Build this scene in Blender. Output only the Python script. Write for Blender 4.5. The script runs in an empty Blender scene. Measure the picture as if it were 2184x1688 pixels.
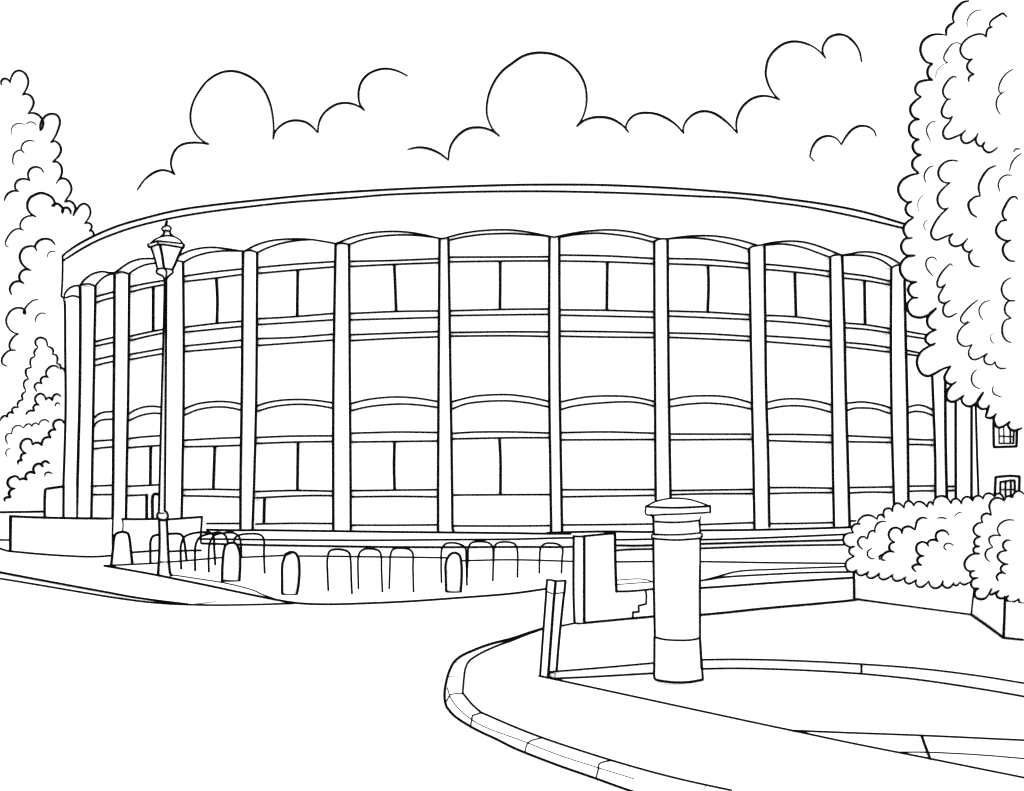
import bpy, math
from mathutils import Vector
from mathutils.geometry import delaunay_2d_cdt
from mathutils import noise as mnoise

# ------------------------------------------------------------------ camera, sky, sun, exposure
SC = bpy.context.scene
COL = SC.collection
IMG_W, IMG_H = 2184.0, 1687.6          # drawing units (px of a 2184 wide picture)
FOC, CAM_H, HORIZON = 2750.0, 1.6, 1000.0
TILT = math.atan((HORIZON - IMG_H / 2) / FOC)
cam_d = bpy.data.cameras.new("camera")
cam = bpy.data.objects.new("camera", cam_d)
COL.objects.link(cam)
SC.camera = cam
cam_d.sensor_fit = 'HORIZONTAL'
cam_d.sensor_width = 36.0
cam_d.lens = FOC / IMG_W * 36.0
cam_d.clip_start, cam_d.clip_end = 0.1, 6000.0
cam.location = (0, 0, CAM_H)
cam.rotation_euler = (math.radians(90) + TILT, 0, 0)

world = bpy.data.worlds.new("World")
SC.world = world
world.use_nodes = True
wn = world.node_tree.nodes
wn["Background"].inputs[0].default_value = (1, 1, 1, 1)      # an even white overcast sky
wn["Background"].inputs[1].default_value = 1.0
sun_d = bpy.data.lights.new("sun", 'SUN')
sun_d.energy = 1.0
sun_d.angle = math.radians(120)
sun_d.color = (1.0, 0.995, 0.985)
sun = bpy.data.objects.new("sun", sun_d)
COL.objects.link(sun)
sun.rotation_euler = (math.radians(52), 0, math.radians(-8))
SC.view_settings.view_transform = 'Standard'
SC.view_settings.look = 'None'
SC.view_settings.gamma = 1
SC.view_settings.exposure = 1.0
SC.cycles.use_denoising = False
SC.cycles.use_adaptive_sampling = False
SC.cycles.max_bounces = 10
SC.cycles.diffuse_bounces = 8

# ------------------------------------------------------------------ materials
def white(name, a, b, scale):
    m = bpy.data.materials.new(name); m.use_nodes = True
    n, l = m.node_tree.nodes, m.node_tree.links
    p = n["Principled BSDF"]
    p.inputs["Roughness"].default_value = 1.0
    p.inputs["Specular IOR Level"].default_value = 0.0
    t = n.new("ShaderNodeTexNoise"); t.inputs["Scale"].default_value = scale
    r = n.new("ShaderNodeValToRGB")
    r.color_ramp.elements[0].color = (a, a, a, 1); r.color_ramp.elements[1].color = (b, b, b, 1)
    l.new(t.outputs["Fac"], r.inputs["Fac"]); l.new(r.outputs["Color"], p.inputs["Base Color"])
    return m
M_STONE = white("white_stone", .88, .92, 6)
M_RENDER = white("white_render", .88, .92, 2)
M_LEAF = white("white_foliage", .88, .92, 3)
M_CLOUD = white("white_cloud", .88, .9, .05)
M_GROUND = white("white_paving", .88, .92, 1)
M_INK = bpy.data.materials.new("black_ink"); M_INK.use_nodes = True
_p = M_INK.node_tree.nodes["Principled BSDF"]
_p.inputs["Base Color"].default_value = (0.002, 0.002, 0.002, 1)
_p.inputs["Roughness"].default_value = 1.0
_p.inputs["Specular IOR Level"].default_value = 0.0

# ------------------------------------------------------------------ drawing units -> rays -> points on real surfaces
CAMP = Vector((0, 0, CAM_H))
_F = Vector((0, math.cos(TILT), math.sin(TILT)))
_U = Vector((0, -math.sin(TILT), math.cos(TILT)))
def ray(u, v):
    return _F + Vector(((u - IMG_W / 2) / FOC, 0, 0)) + _U * ((IMG_H / 2 - v) / FOC)
def on_z(z):
    def f(u, v):
        d = ray(u, v)
        return (z - CAM_H) / min(d.z, -1e-4)
    f.lift = lambda d, r: min(r / max(abs(d.z), .02), 2.5)
    return f
def on_y(y):
    def f(u, v):
        return y / ray(u, v).y
    f.lift = lambda d, r: r * .6
    return f
def on_wall(a, b):                      # vertical plane through two ground points
    n = Vector((-(b.y - a.y), b.x - a.x, 0)).normalized()
    def f(u, v):
        d = ray(u, v)
        return n.dot(a - CAMP) / n.dot(d)
    f.lift = lambda d, r: r * .8
    f.n = n if n.y > 0 else -n
    return f
def on_cyl(ax, ay, R):
    def f(u, v):
        d = ray(u, v)
        A = d.x * d.x + d.y * d.y
        B = -(d.x * ax + d.y * ay)
        C_ = ax * ax + ay * ay - R * R
        q = B * B - A * C_
        if q <= 0: return -B / A
        return (-B - math.sqrt(q)) / A
    def lift(d, r):                     # more lift where the skin turns away
        A = d.x * d.x + d.y * d.y
        B = -(d.x * ax + d.y * ay)
        q = B * B - A * (ax * ax + ay * ay - R * R)
        return r * min(3.5, .9 / max(math.sqrt(max(q, 0)) / (R * math.sqrt(A)), .2))
    f.lift = lift
    return f
def P(u, v, s):
    return CAMP + ray(u, v) * s(u, v)
def G(u, v, z=0.0):
    return P(u, v, on_z(z))

TX, TY = [0, 546, 1092, 1638], [0, 422.3, 844.6, 1265.3]
SX, SY = .25023, .25018
def T(txt):
    """strokes of the drawing; '@cr' picks a tile of the tracing grid, '/' marks a corner inside a stroke"""
    c = r = 0
    out, cur, last = [], [], None
    for tok in txt.split():
        if tok[0] == '@': c, r = int(tok[1]), int(tok[2])
        elif tok == '/':
            out.append(cur); cur = [last]
        elif tok == '|':
            out.append(cur); cur = []
        else:
            x, y = tok.split(',')
            q = (TX[c] + float(x) * SX, TY[r] + float(y) * SY)
            if cur and math.dist(q, cur[-1]) < 2.0: continue
            last = q
            cur.append(last)
    out.append(cur)
    return [s for s in out if len(s) > 1]
def flat(strokes):
    o = []
    for s in strokes:
        for p in s:
            if not o or p != o[-1]: o.append(p)
    return o
def smooth(pts, step=2.5):
    if len(pts) == 2:
        n = max(1, int(math.dist(*pts) / (step * 3)))
        return [(pts[0][0] + (pts[1][0] - pts[0][0]) * i / n, pts[0][1] + (pts[1][1] - pts[0][1]) * i / n) for i in range(n + 1)]
    e0 = (2 * pts[0][0] - pts[1][0], 2 * pts[0][1] - pts[1][1])
    e1 = (2 * pts[-1][0] - pts[-2][0], 2 * pts[-1][1] - pts[-2][1])
    q = [e0] + list(pts) + [e1]
    out = []
    for i in range(1, len(q) - 2):
        p0, p1, p2, p3 = (Vector(x) for x in q[i - 1:i + 3])
        t0 = 0.0; t1 = t0 + max((p1 - p0).length, 1e-3) ** .5
        t2 = t1 + max((p2 - p1).length, 1e-3) ** .5; t3 = t2 + max((p3 - p2).length, 1e-3) ** .5
        n = max(1, int((p2 - p1).length / step))
        for k in range(n):
            t = t1 + (t2 - t1) * k / n
            a1 = p0 * ((t1 - t) / (t1 - t0)) + p1 * ((t - t0) / (t1 - t0))
            a2 = p1 * ((t2 - t) / (t2 - t1)) + p2 * ((t - t1) / (t2 - t1))
            a3 = p2 * ((t3 - t) / (t3 - t2)) + p3 * ((t - t2) / (t3 - t2))
            b1 = a1 * ((t2 - t) / (t2 - t0)) + a2 * ((t - t0) / (t2 - t0))
            b2 = a2 * ((t3 - t) / (t3 - t1)) + a3 * ((t - t1) / (t3 - t1))
            c = b1 * ((t2 - t) / (t2 - t1)) + b2 * ((t - t1) / (t2 - t1))
            out.append((c.x, c.y))
    out.append(tuple(pts[-1]))
    return out
def at_u(stroke, u, axis=0):            # the stroke's height at a given u (or u at a given v with axis=1)
    s = sorted(stroke, key=lambda p: p[axis])
    o = 1 - axis
    if u <= s[0][axis]: return s[0][o]
    for a, b in zip(s, s[1:]):
        if u <= b[axis]:
            w = (u - a[axis]) / max(b[axis] - a[axis], 1e-6)
            return a[o] + (b[o] - a[o]) * w
    return s[-1][o]

# ------------------------------------------------------------------ mesh building
KW = 1.55                                # ink weight
class MB:
    def __init__(self): self.v, self.f, self.m = [], [], []
    def add(self, pts, faces, mat=0):
        b = len(self.v)
        self.v += [Vector(p) for p in pts]
        self.f += [tuple(b + i for i in f) for f in faces]
        self.m += [mat] * len(faces)
    def tube(self, pts, rad, mat=1, n=6):
        ring, faces = [], []
        k = len(pts)
        for i, p in enumerate(pts):
            d = (pts[min(i + 1, k - 1)] - pts[max(i - 1, 0)])
            if d.length < 1e-9: d = Vector((0, 0, 1))
            d.normalize()
            ref = (p - CAMP).normalized()
            a = d.cross(ref)
            if a.length < 1e-3: a = d.cross(Vector((.3, .1, 1)))
            a.normalize(); b = d.cross(a)
            for j in range(n):
                an = 2 * math.pi * j / n
                ring.append(p + (a * math.cos(an) + b * math.sin(an)) * rad[i])
        for i in range(k - 1):
            for j in range(n):
                faces.append((i * n + j, i * n + (j + 1) % n, (i + 1) * n + (j + 1) % n, (i + 1) * n + j))
        faces.append(tuple(range(n - 1, -1, -1))); faces.append(tuple((k - 1) * n + j for j in range(n)))
        self.add(ring, faces, mat)
        return self
    def ink(self, strokes, surf, w=12, taper=0.0):
        """marks of width w (tracing px) laid on a surface"""
        if isinstance(strokes, str): strokes = T(strokes)
        for s in strokes:
            sm = smooth(s)
            L = len(sm) - 1
            pts, rad = [], []
            for i, (u, v) in enumerate(sm):
                d = ray(u, v); t = surf(u, v)
                k = 1 - taper * (1 - math.sin(math.pi * i / L) ** .7 if 0 < i < L else 1)
                r = w * SX * .5 * KW * k * t / FOC
                pts.append(CAMP + d * (t - surf.lift(d, r))); rad.append(r)
            self.tube(pts, rad)
            for e in (0, -1):            # round pen ends
                self.ball(pts[e], rad[e])
        return self
    def ball(self, p, r, mat=1):
        vs, fs = [], []
        for i in range(1, 3):
            for j in range(6):
                a, b = math.pi * i / 3, math.pi / 3 * j
                vs.append(p + Vector((math.sin(a) * math.cos(b), math.sin(a) * math.sin(b), math.cos(a))) * r)
        vs += [p + Vector((0, 0, r)), p - Vector((0, 0, r))]
        for j in range(6):
            k = (j + 1) % 6
            fs += [(j, j + 6, k + 6, k), (12, j, k), (13, k + 6, j + 6)]
        self.add(vs, fs, mat)
    def strip(self, A, B, mat=0):
        n = len(A)
        self.add(list(A) + list(B), [(i, i + 1, n + i + 1, n + i) for i in range(n - 1)], mat)
        return self
    def prism(self, front, off):         # planar outline given thickness
        n = len(front); off = Vector(off)
        fs = [tuple(range(n)), tuple(range(2 * n - 1, n - 1, -1))]
        fs += [(i, n + i, n + (i + 1) % n, (i + 1) % n) for i in range(n)]
        self.add(list(front) + [Vector(p) + off for p in front], fs)
        return self
    def slab(self, rows):                # closed loft through rows of equal length, end caps included
        k, n = len(rows), len(rows[0])
        fs = []
        for r in range(k):
            q = (r + 1) % k
            fs += [(r * n + i, r * n + i + 1, q * n + i + 1, q * n + i) for i in range(n - 1)]
        fs += [tuple(r * n for r in range(k)), tuple(r * n + n - 1 for r in range(k - 1, -1, -1))]
        self.add([p for r in rows for p in r], fs)
        return self
    def lathe(self, ax, ay, prof, n=32):
        vs, fs = [], []
        for r, z in prof:
            for j in range(n):
                a = 2 * math.pi * j / n
                vs.append((ax + r * math.cos(a), ay + r * math.sin(a), z))
        for i in range(len(prof) - 1):
            for j in range(n):
                k = (j + 1) % n
                fs.append((i * n + j, i * n + k, (i + 1) * n + k, (i + 1) * n + j))
        fs += [tuple(range(n - 1, -1, -1)), tuple((len(prof) - 1) * n + j for j in range(n))]
        self.add(vs, fs)
        return self

def link(name, mb, mat, parent=None, loc=None):
    o_ = Vector(parent.get('_o', (0, 0, 0))) if parent else Vector(loc or (0, 0, 0))
    me = bpy.data.meshes.new(name)
    me.from_pydata([v - o_ for v in mb.v], [], mb.f)
    me.materials.append(mat); me.materials.append(M_INK)
    me.polygons.foreach_set('material_index', mb.m)
    me.update()
    ob = bpy.data.objects.new(name, me)
    COL.objects.link(ob)
    if parent:
        ob.parent = parent; ob['_o'] = tuple(o_)
    else: ob.location = o_
    return ob
def tag(o, label, cat, group=None):
    o['label'] = label; o['category'] = cat
    if group: o['group'] = group
    return o
def thing(name, label, cat, loc, group=None):
    o = bpy.data.objects.new(name, None); COL.objects.link(o)
    o.location = loc; o['_o'] = tuple(loc)
    return tag(o, label, cat, group)
def struct(name, mb, mat=None):
    o = link(name, mb, mat or M_GROUND); o['kind'] = 'structure'
    return o

def puff(outline, y, bulge, closing, inks, w=12, lump=.0, taper=.4):
    """a rounded leafy or cloudy mass: outline in the plane Y=y, swollen to both sides, ink on its skin"""
    strokes = T(outline)
    ring = []
    for s in strokes: ring += smooth(s, 5)[:-1]
    ring.append(strokes[-1][-1])
    ring += closing
    s_ = on_y(y)
    pts = [P(u, v, s_) for u, v in ring]
    b2 = [Vector((p.x, p.z)) for p in pts]
    # drop near-duplicate points
    bb = [b2[0]]
    for p in b2[1:]:
        if (p - bb[-1]).length > .004 * y / 10: bb.append(p)
    n = len(bb)
    xs = [p.x for p in bb]; zs = [p.y for p in bb]
    g = max(max(xs) - min(xs), max(zs) - min(zs)) / 34
    def inside(q):
        c = False
        for i in range(n):
            a, b = bb[i], bb[i - 1]
            if (a.y > q.y) != (b.y > q.y) and q.x < (b.x - a.x) * (q.y - a.y) / (b.y - a.y) + a.x: c = not c
        return c
    def dist(q):
        m = 1e9
        for i in range(n):
            a, b = bb[i - 1], bb[i]
            ab = b - a; t = max(0, min(1, (q - a).dot(ab) / max(ab.length_squared, 1e-9)))
            m = min(m, (q - a - ab * t).length_squared)
        return math.sqrt(m)
    grid = []
    x = min(xs) + g * .5
    while x < max(xs):
        z = min(zs) + g * .5
        while z < max(zs):
            q = Vector((x + .3 * g * math.sin(z * 7), z))
            if inside(q) and dist(q) > g * .3: grid.append(q)
            z += g
        x += g
    vo, eo, fo, *_ = delaunay_2d_cdt(bb + grid, [(i, (i + 1) % n) for i in range(n)], [list(range(n))], 1, 1e-6)
    def h(q):
        if not inside(q): return 0.0
        t = min(1, dist(q) / (bulge * 1.3))
        k = 1 - (1 - t) ** 2
        return bulge * k * (1 + lump * mnoise.noise(Vector((q.x, q.y, y)) * (1.6 / bulge)))
    mb = MB()
    hs = [h(q) for q in vo]
    N = len(vo)
    mb.add([(q.x, y - hh, q.y) for q, hh in zip(vo, hs)], fo)
    mb.add([(q.x, y + hh * .8 + bulge * .06, q.y) for q, hh in zip(vo, hs)], [tuple(reversed(f)) for f in fo])
    mb.strip([Vector((q.x, y, q.y)) for q in bb + bb[:1]], [Vector((q.x, y + bulge * .06, q.y)) for q in bb + bb[:1]])
    s2 = on_y(y); s2.lift = lambda d, r: r * 2.2
    mb.ink(strokes, s2, w, taper)
    from mathutils.bvhtree import BVHTree
    bvh = BVHTree.FromPolygons([(q.x, y - hh, q.y) for q, hh in zip(vo, hs)], [tuple(f) for f in fo])
    def skin(u, v):
        d = ray(u, v)
        hit = bvh.ray_cast(CAMP, d.normalized())
        return (hit[0] - CAMP).dot(_F) if hit[0] is not None else y / d.y
    skin.lift = lambda d, r: r * 1.2
    for txt, ww in inks:
        mb.ink(txt, skin, ww * 1.1 + 1.2, taper)
    return mb

# ------------------------------------------------------------------ ground and roads
AX, AY, R = 0.254, 46.5, 15.53            # axis and radius of the round building
CORE, PANE, BAND, COLR, EAVE = R - .06, R - .035, R + .02, R + .07, R + .11
g = MB()
g.add([(-2500, -60, -.02), (2500, -60, -.02), (2500, 4000, -.02), (-2500, 4000, -.02)], [(0, 1, 2, 3)])
gz = on_z(-.02)
g.ink("@02 -60,1290 0,1300 40,1314 90,1325", gz, 12)
g.ink("@22 895,1570 1080,1560 1150,1568 1200,1585 | 895,1608 1205,1585", gz, 7)
g.ink("@22 1610,1578 1750,1540 1900,1500 2050,1485 2182,1481 @32 0,1480 300,1468 655,1455", gz, 11)
struct("ground", g)

def plate(top, z0, z1):
    """a level sheet with a visible step round it"""
    t_ = [G(u, v, z1) for u, v in top]
    mb = MB(); n = len(t_)
    low = [Vector((p.x, p.y, z0)) for p in t_]
    mb.add(t_ + low, [tuple(range(n))] + [(i, n + i, n + (i + 1) % n, (i + 1) % n) for i in range(n)])
    return mb
# forecourt with the cycle hoops
FRONT = "@02 888,1448 960,1460 1350,1530 1470,1555 1800,1622 2070,1680 @13 150,52 300,78 420,90 620,95 900,88 1300,70 1700,42 2182,3 @22 290,1645"
BACK1, BACK2, BACK3, BACK4 = "@02 888,1448 1350,1425", "@02 1350,1415 1425,1416 1890,1378", "@02 2060,1377 2182,1371 @12 0,1371 235,1360", "@12 370,1365 1100,1373 1620,1380"
BACK5 = "@12 1760,1405 2182,1397 @22 0,1397 535,1411"
fr = smooth(flat(T(FRONT)), 8)
bk = flat(T(BACK1)) + flat(T(BACK2))[1:] + flat(T(BACK3)) + flat(T(BACK4)) + flat(T(BACK5))
pv = plate(fr + bk[::-1][:-1], -.02, 0.0)
z0 = on_z(0.0)
pv.ink(FRONT, z0, 14)
pv.ink("@02 1465,1525 1700,1560 1890,1590 2050,1625 2182,1665 @13 35,2 160,48", z0, 8)
for b in (BACK1, BACK2, BACK3, BACK4, BACK5): pv.ink(b, z0, 11)
struct("pavement", pv)
# kerb at the far left of the road
K1 = "@02 -200,1462 0,1503 500,1598 965,1684 @03 1100,28 1300,58 1600,95"
K2 = "@02 -200,1530 0,1557 400,1623 735,1680 @03 1000,42 1300,80 1600,97"
k = MB()
a, b = smooth(flat(T(K1)), 6), smooth(flat(T(K2)), 4)
lo = [G(u, at_u(b, u), -.02) for u, v in a]
hi = [G(u, v, .0) for u, v in a]
k.strip(lo, hi); k.strip(hi, [p + Vector((.3, .5, 0)) for p in hi])
k.ink(K1, z0, 14); k.ink(K2 + " 1850,102 2182,97 @13 0,97 180,92 350,85", gz, 12)
struct("kerb", k)
# raised pavement island on the near right, with its stone kerb
OUT = "@23 270,298 150,335 0,385 @13 2000,432 1850,487 1740,540 1685,590 1645,670 1618,770 1607,850 1612,930 1628,975 | 1628,975 1690,1045 1800,1120 1900,1175 2050,1245 2182,1312 @23 113,1360 400,1470 715,1580 1020,1688 1500,1830"
INN = "@23 265,302 100,362 0,402 @13 2050,450 1900,520 1815,580 1785,640 1772,730 1762,850 / 1840,945 1918,1015 / 2182,1130 @23 250,1228 550,1330 845,1423 1200,1525 1500,1600 1870,1680"
MID = "@13 1632,805 1650,870 1690,940 1760,1015 1850,1085 1950,1140 2182,1227 @23 130,1275 400,1380 735,1488 1040,1582"
isl = MB()
outer = flat([smooth(s, 8) for s in T(OUT)])
Z1 = on_z(-.005)
far = [(2900, 1900), (2900, 1300), (1700, 1290)]
n = len(outer)
topz = [G(u, v, -.005) for u, v in outer + far]
lowz = [Vector((p.x, p.y, -.02)) for p in topz]
m_ = len(topz)
isl.add(topz + lowz, [tuple(range(m_))] + [(i, m_ + i, m_ + (i + 1) % m_, (i + 1) % m_) for i in range(m_)])
isl.ink(OUT, Z1, 15); isl.ink(INN, Z1, 12); isl.ink(MID, Z1, 6)
for txt, w in (("@13 1690,587 1757,607", 3), ("@13 1635,714 1690,708 1737,708", 4), ("@13 1762,854 1700,857 1652,865 / 1625,920 1610,948", 7),
               ("@13 1918,1020 1845,1042 / 1828,1132", 9), ("@23 255,1232 145,1267 120,1310 112,1355", 8), ("@23 845,1425 745,1453 735,1500 718,1570", 9), ("@23 1653,1640 1635,1672", 4),
               ("@23 230,705 370,735 2182,1127 @33 230,1175 700,1275 1380,1410 1800,1495 2182,1572 2400,1620", 12)):
    isl.ink(txt, Z1, w)
struct("traffic_island", isl)
# long kerb behind the stone pillar
KU = "@23 318,672 800,632 1205,595 | 1205,595 1400,575 1625,567 | 1625,567 1900,564 2182,568 @33 400,583 800,605 1300,643 1800,705 2182,767 2400,800"
KL = "@23 310,715 365,728 | 365,728 700,712 1220,682 | 1220,682 1400,660 1630,645 | 1630,645 1900,641 2182,646 @33 400,662 800,688 1300,740 1800,815 2182,881 2400,925"
k = MB()
ku, kl = smooth(flat(T(KU)), 6), smooth(flat(T(KL)), 6)
lo, hi = [], []
for u, v in ku:
    p = G(u, at_u(kl, u), -.005)
    lo.append(p); hi.append(P(u, v, on_y(p.y)))
k.strip(lo, hi); k.strip(hi, [Vector((p.x * 1.06, p.y * 1.06, p.z)) for p in hi])
def kerb_face(u, v): return G(u, at_u(kl, u), -.005).y / ray(u, v).y
kerb_face.lift = lambda d, r: r
for i, txt in enumerate(KU.split('|')):
    k.ink("@23 " + txt if '@23' not in txt else txt, kerb_face, 12)
for i, txt in enumerate(KL.split('|')):
    k.ink("@23 " + txt if '@23' not in txt else txt, Z1, 12)
k.ink("@23 320,677 372,686 | 370,688 364,702 368,715", kerb_face, 5)
k.ink("@33 796,608 796,682", kerb_face, 12)
struct("kerb", k)
# drain slab cut into the island, bottom right
D1, D2, D3 = "@33 190,1170 700,1190 1300,1212 2182,1253 2400,1262", "@33 1125,1355 1350,1356 1800,1378 2182,1410 2400,1428", "@33 1310,1215 1340,1300 1382,1410"
d1 = smooth(flat(T(D1)), 10)
pl = flat(T("@33 190,1168 230,1175 700,1275 1380,1410 1800,1495 2182,1572 2400,1620"))
k = plate(d1 + pl[::-1], -.006, .0)
Z2 = on_z(.0)
k.ink(D1, Z2, 12); k.ink(D2, Z2, 9); k.ink(D3, Z2, 16)
struct("kerb", k)

# ------------------------------------------------------------------ the round building
bld = thing("round_building", "large round white building with a flat banded roof, scalloped eaves and tall slim columns", "building", (AX, AY - R, 0))
cy = lambda r: on_cyl(AX, AY, r)
def az(p): return math.atan2(p.x - AX, -(p.y - AY))
def at_az(a, r, z): return Vector((AX + r * math.sin(a), AY - r * math.cos(a), z))
def inner(p, r):                        # the same bearing and height on a smaller radius
    q = Vector((p.x - AX, p.y - AY)).normalized() * r
    return Vector((AX + q.x, AY + q.y, p.z))
ROOF1 = "@01 532,493 640,412 800,324 1000,240 1220,175 1500,107 1800,62 2182,20 @10 600,1650 1100,1618 1600,1595 2182,1577 @20 350,1574 700,1576 1100,1590 1500,1613 1900,1645 2182,1672 @31 100,0 450,48 800,115 1173,224"
ROOF2 = "@01 540,535 700,432 850,355 1100,262 1350,196 1700,130 2182,68 @11 300,36 800,0 @10 1100,1662 1500,1645 1900,1635 2182,1632 @20 300,1632 700,1639 1100,1652 1600,1675 1900,1688 @31 0,33 300,72 700,150 1153,258"
w = MB()
NS = 96
zb, zt = -.02, 7.02
w.lathe(AX, AY, [(CORE, zb), (CORE, zt)], NS)
w.ink("@01 548,855 553,920 556,1300 560,1688 @02 558,200 548,560 541,770 541,1035", cy(R), 15)
w.ink("@32 1770,70 1782,500 1794,850 1801,1100", cy(R), 14)
link("wall", w, M_RENDER, bld)
r_ = MB()
rt = smooth(flat(T(ROOF1)), 8) + smooth([flat(T(ROOF1))[-1], (2000, 505), (2045, 528), (2070, 545)], 8)[1:]
top = [P(u, v, cy(R)) for u, v in rt]
a0, a1 = az(top[0]), az(top[-1])
zback = (top[0].z + top[-1].z) / 2
nb = 48
for i in range(1, nb):                   # close the ring round the back
    a = a1 + (a0 + 2 * math.pi - a1) * i / nb
    top.append(at_az(a, R, top[len(rt) - 1].z + (top[0].z - top[len(rt) - 1].z) * i / nb))
n = len(top)
zlow = 7.0
lowp = [Vector((p.x, p.y, zlow)) for p in top]
r_.add(top + lowp + [Vector((AX, AY, max(p.z for p in top) - .3)), Vector((AX, AY, zlow))],
       [(i, (i + 1) % n, n + (i + 1) % n, n + i) for i in range(n)] + [(2 * n, (i + 1) % n, i) for i in range(n)] + [(2 * n + 1, n + i, n + (i + 1) % n) for i in range(n)])
r_.ink(ROOF1, cy(R), 14); r_.ink(ROOF2, cy(R), 13)
r_.ink("@01 532,493 533,600 528,760 522,840 / 545,852", cy(R), 12)
link("roof", r_, M_RENDER, bld)

def band(name, top, bot, r, inks, mat=M_RENDER, parent=bld, wd=12, step=5, back=None):
    """a curved slab standing proud of the drum between two traced edges"""
    A, B = smooth(flat(T(top)), step), flat(T(bot))
    B = smooth(B, step)
    n = max(6, int(max(len(A), len(B)) / 2))
    def even(S): return [S[round(i * (len(S) - 1) / n)] for i in range(n + 1)]
    A, B = even(A), even(B)
    s_ = cy(r)
    fa, fb = [P(u, v, s_) for u, v in A], [P(u, v, s_) for u, v in B]
    bb = back or R - .3
    mb = MB()
    mb.slab([fa, fb, [inner(p, bb) for p in fb], [inner(p, bb) for p in fa]])
    for t in inks: mb.ink(t, s_, wd)
    return link(name, mb, mat, parent)

# columns: left edge, right edge
COLS = [
 ("@01 680,755 683,900 678,1688 @02 675,0 665,500 652,1025 649,1150", "@01 812,755 812,850 805,1200 797,1688 @02 795,0 788,500 778,1035 775,1150", "@01 680,747 740,733 790,742 812,755"),
 ("@01 975,648 972,1300 968,1688 @02 968,0 962,800 958,1160 962,1275", "@01 1101,652 1098,1100 1092,1688 @02 1092,0 1082,500 1073,1040 1070,1150", "@01 978,641 1040,631 1098,648"),
 (None, "@01 1560,550 1565,1000 1565,1688 @02 1563,0 1556,600 1548,1030 1546,1150", "@01 1500,536 1530,538 1565,548"),
 ("@01 2070,458 2066,1000 2060,1688 @02 2058,0 2050,700 2048,1200", "@01 2192,470 2190,900 2184,1688 @02 2182,0 2167,700 2152,1135", "@01 2070,455 2120,447 2165,455 2192,468"),
 ("@11 678,392 670,800 658,1688 @12 658,0 657,800 658,1145", "@11 793,398 797,1000 801,1688 @12 801,0 806,700 808,1145", "@11 680,390 740,387 793,397"),
 ("@11 1564,346 1560,900 1555,1688 @12 1555,0 1551,700 1551,1150", "@11 1640,338 1650,1000 1660,1688 @12 1660,0 1668,500 1675,1135 / 1685,1155", None),
 ("@21 319,333 316,900 318,1688 @22 318,0 326,600 334,1155", "@21 403,328 405,1000 408,1688 @22 409,0 418,600 427,1160", None),
 ("@21 1212,375 1214,1000 1219,1688 @22 1219,0 1222,600 1225,895 1227,1160", "@21 1327,350 1331,1000 1338,1688 @22 1338,0 1346,500 1352,878 1355,1160", "@21 1190,374 1215,370 1245,355 1280,349"),
 ("@21 2021,435 2030,900 2045,1688 @22 2045,0 2058,600 2067,1135", "@21 2153,405 2160,1100 2168,1688 @32 -12,0 2,500 12,1115", "@21 2012,437 2050,415 2095,406 2122,402"),
 ("@31 530,505 536,1000 546,1688 @32 546,0 553,600 563,1108", "@31 633,490 650,1000 665,1688 @32 665,0 683,600 697,1110", "@31 525,505 560,490 600,485 635,487"),
 ("@31 1051,600 1048,1100 1051,1688 @32 1051,0 1062,500 1075,925 1079,1115", "@31 1165,705 1175,1200 1187,1688 @32 1188,0 1196,600 1198,890 1203,1115", "@31 1055,593 1090,577 1135,571"),
 ("@31 1400,1520 1407,1688 @32 1408,0 1425,500 1428,870 1432,1110", "@31 1512,1540 @32 1514,300 1525,870 1531,1110", None),
 ("@32 1600,55 1600,500 1602,870 1604,1100", "@32 1735,90 1735,870 1736,1100", None),
]
GROUND_V = 1147
for i, (L, Rr, cap) in enumerate(COLS):
    rs = flat(T(Rr))
    ls = flat(T(L)) if L else [(u - 33, v) for u, v in rs]
    v0 = min(min(p[1] for p in ls), min(p[1] for p in rs))
    if i >= 11: v0 = 640
    s_ = cy(COLR)
    fl, fr_ = [], []
    for j in range(9):
        v = v0 + 1 + (1140 - v0) * j / 8
        fl.append(P(at_u(ls, v, 1), v, s_)); fr_.append(P(at_u(rs, v, 1), v, s_))
    mb = MB()
    mb.slab([fl, fr_, [inner(p, R - .3) for p in fr_], [inner(p, R - .3) for p in fl]])
    if L: mb.ink(L, s_, 16)
    mb.ink(Rr, s_, 16)
    if cap: mb.ink(cap, cy(EAVE + .03), 12)
    link("column", mb, M_STONE, bld)

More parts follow.
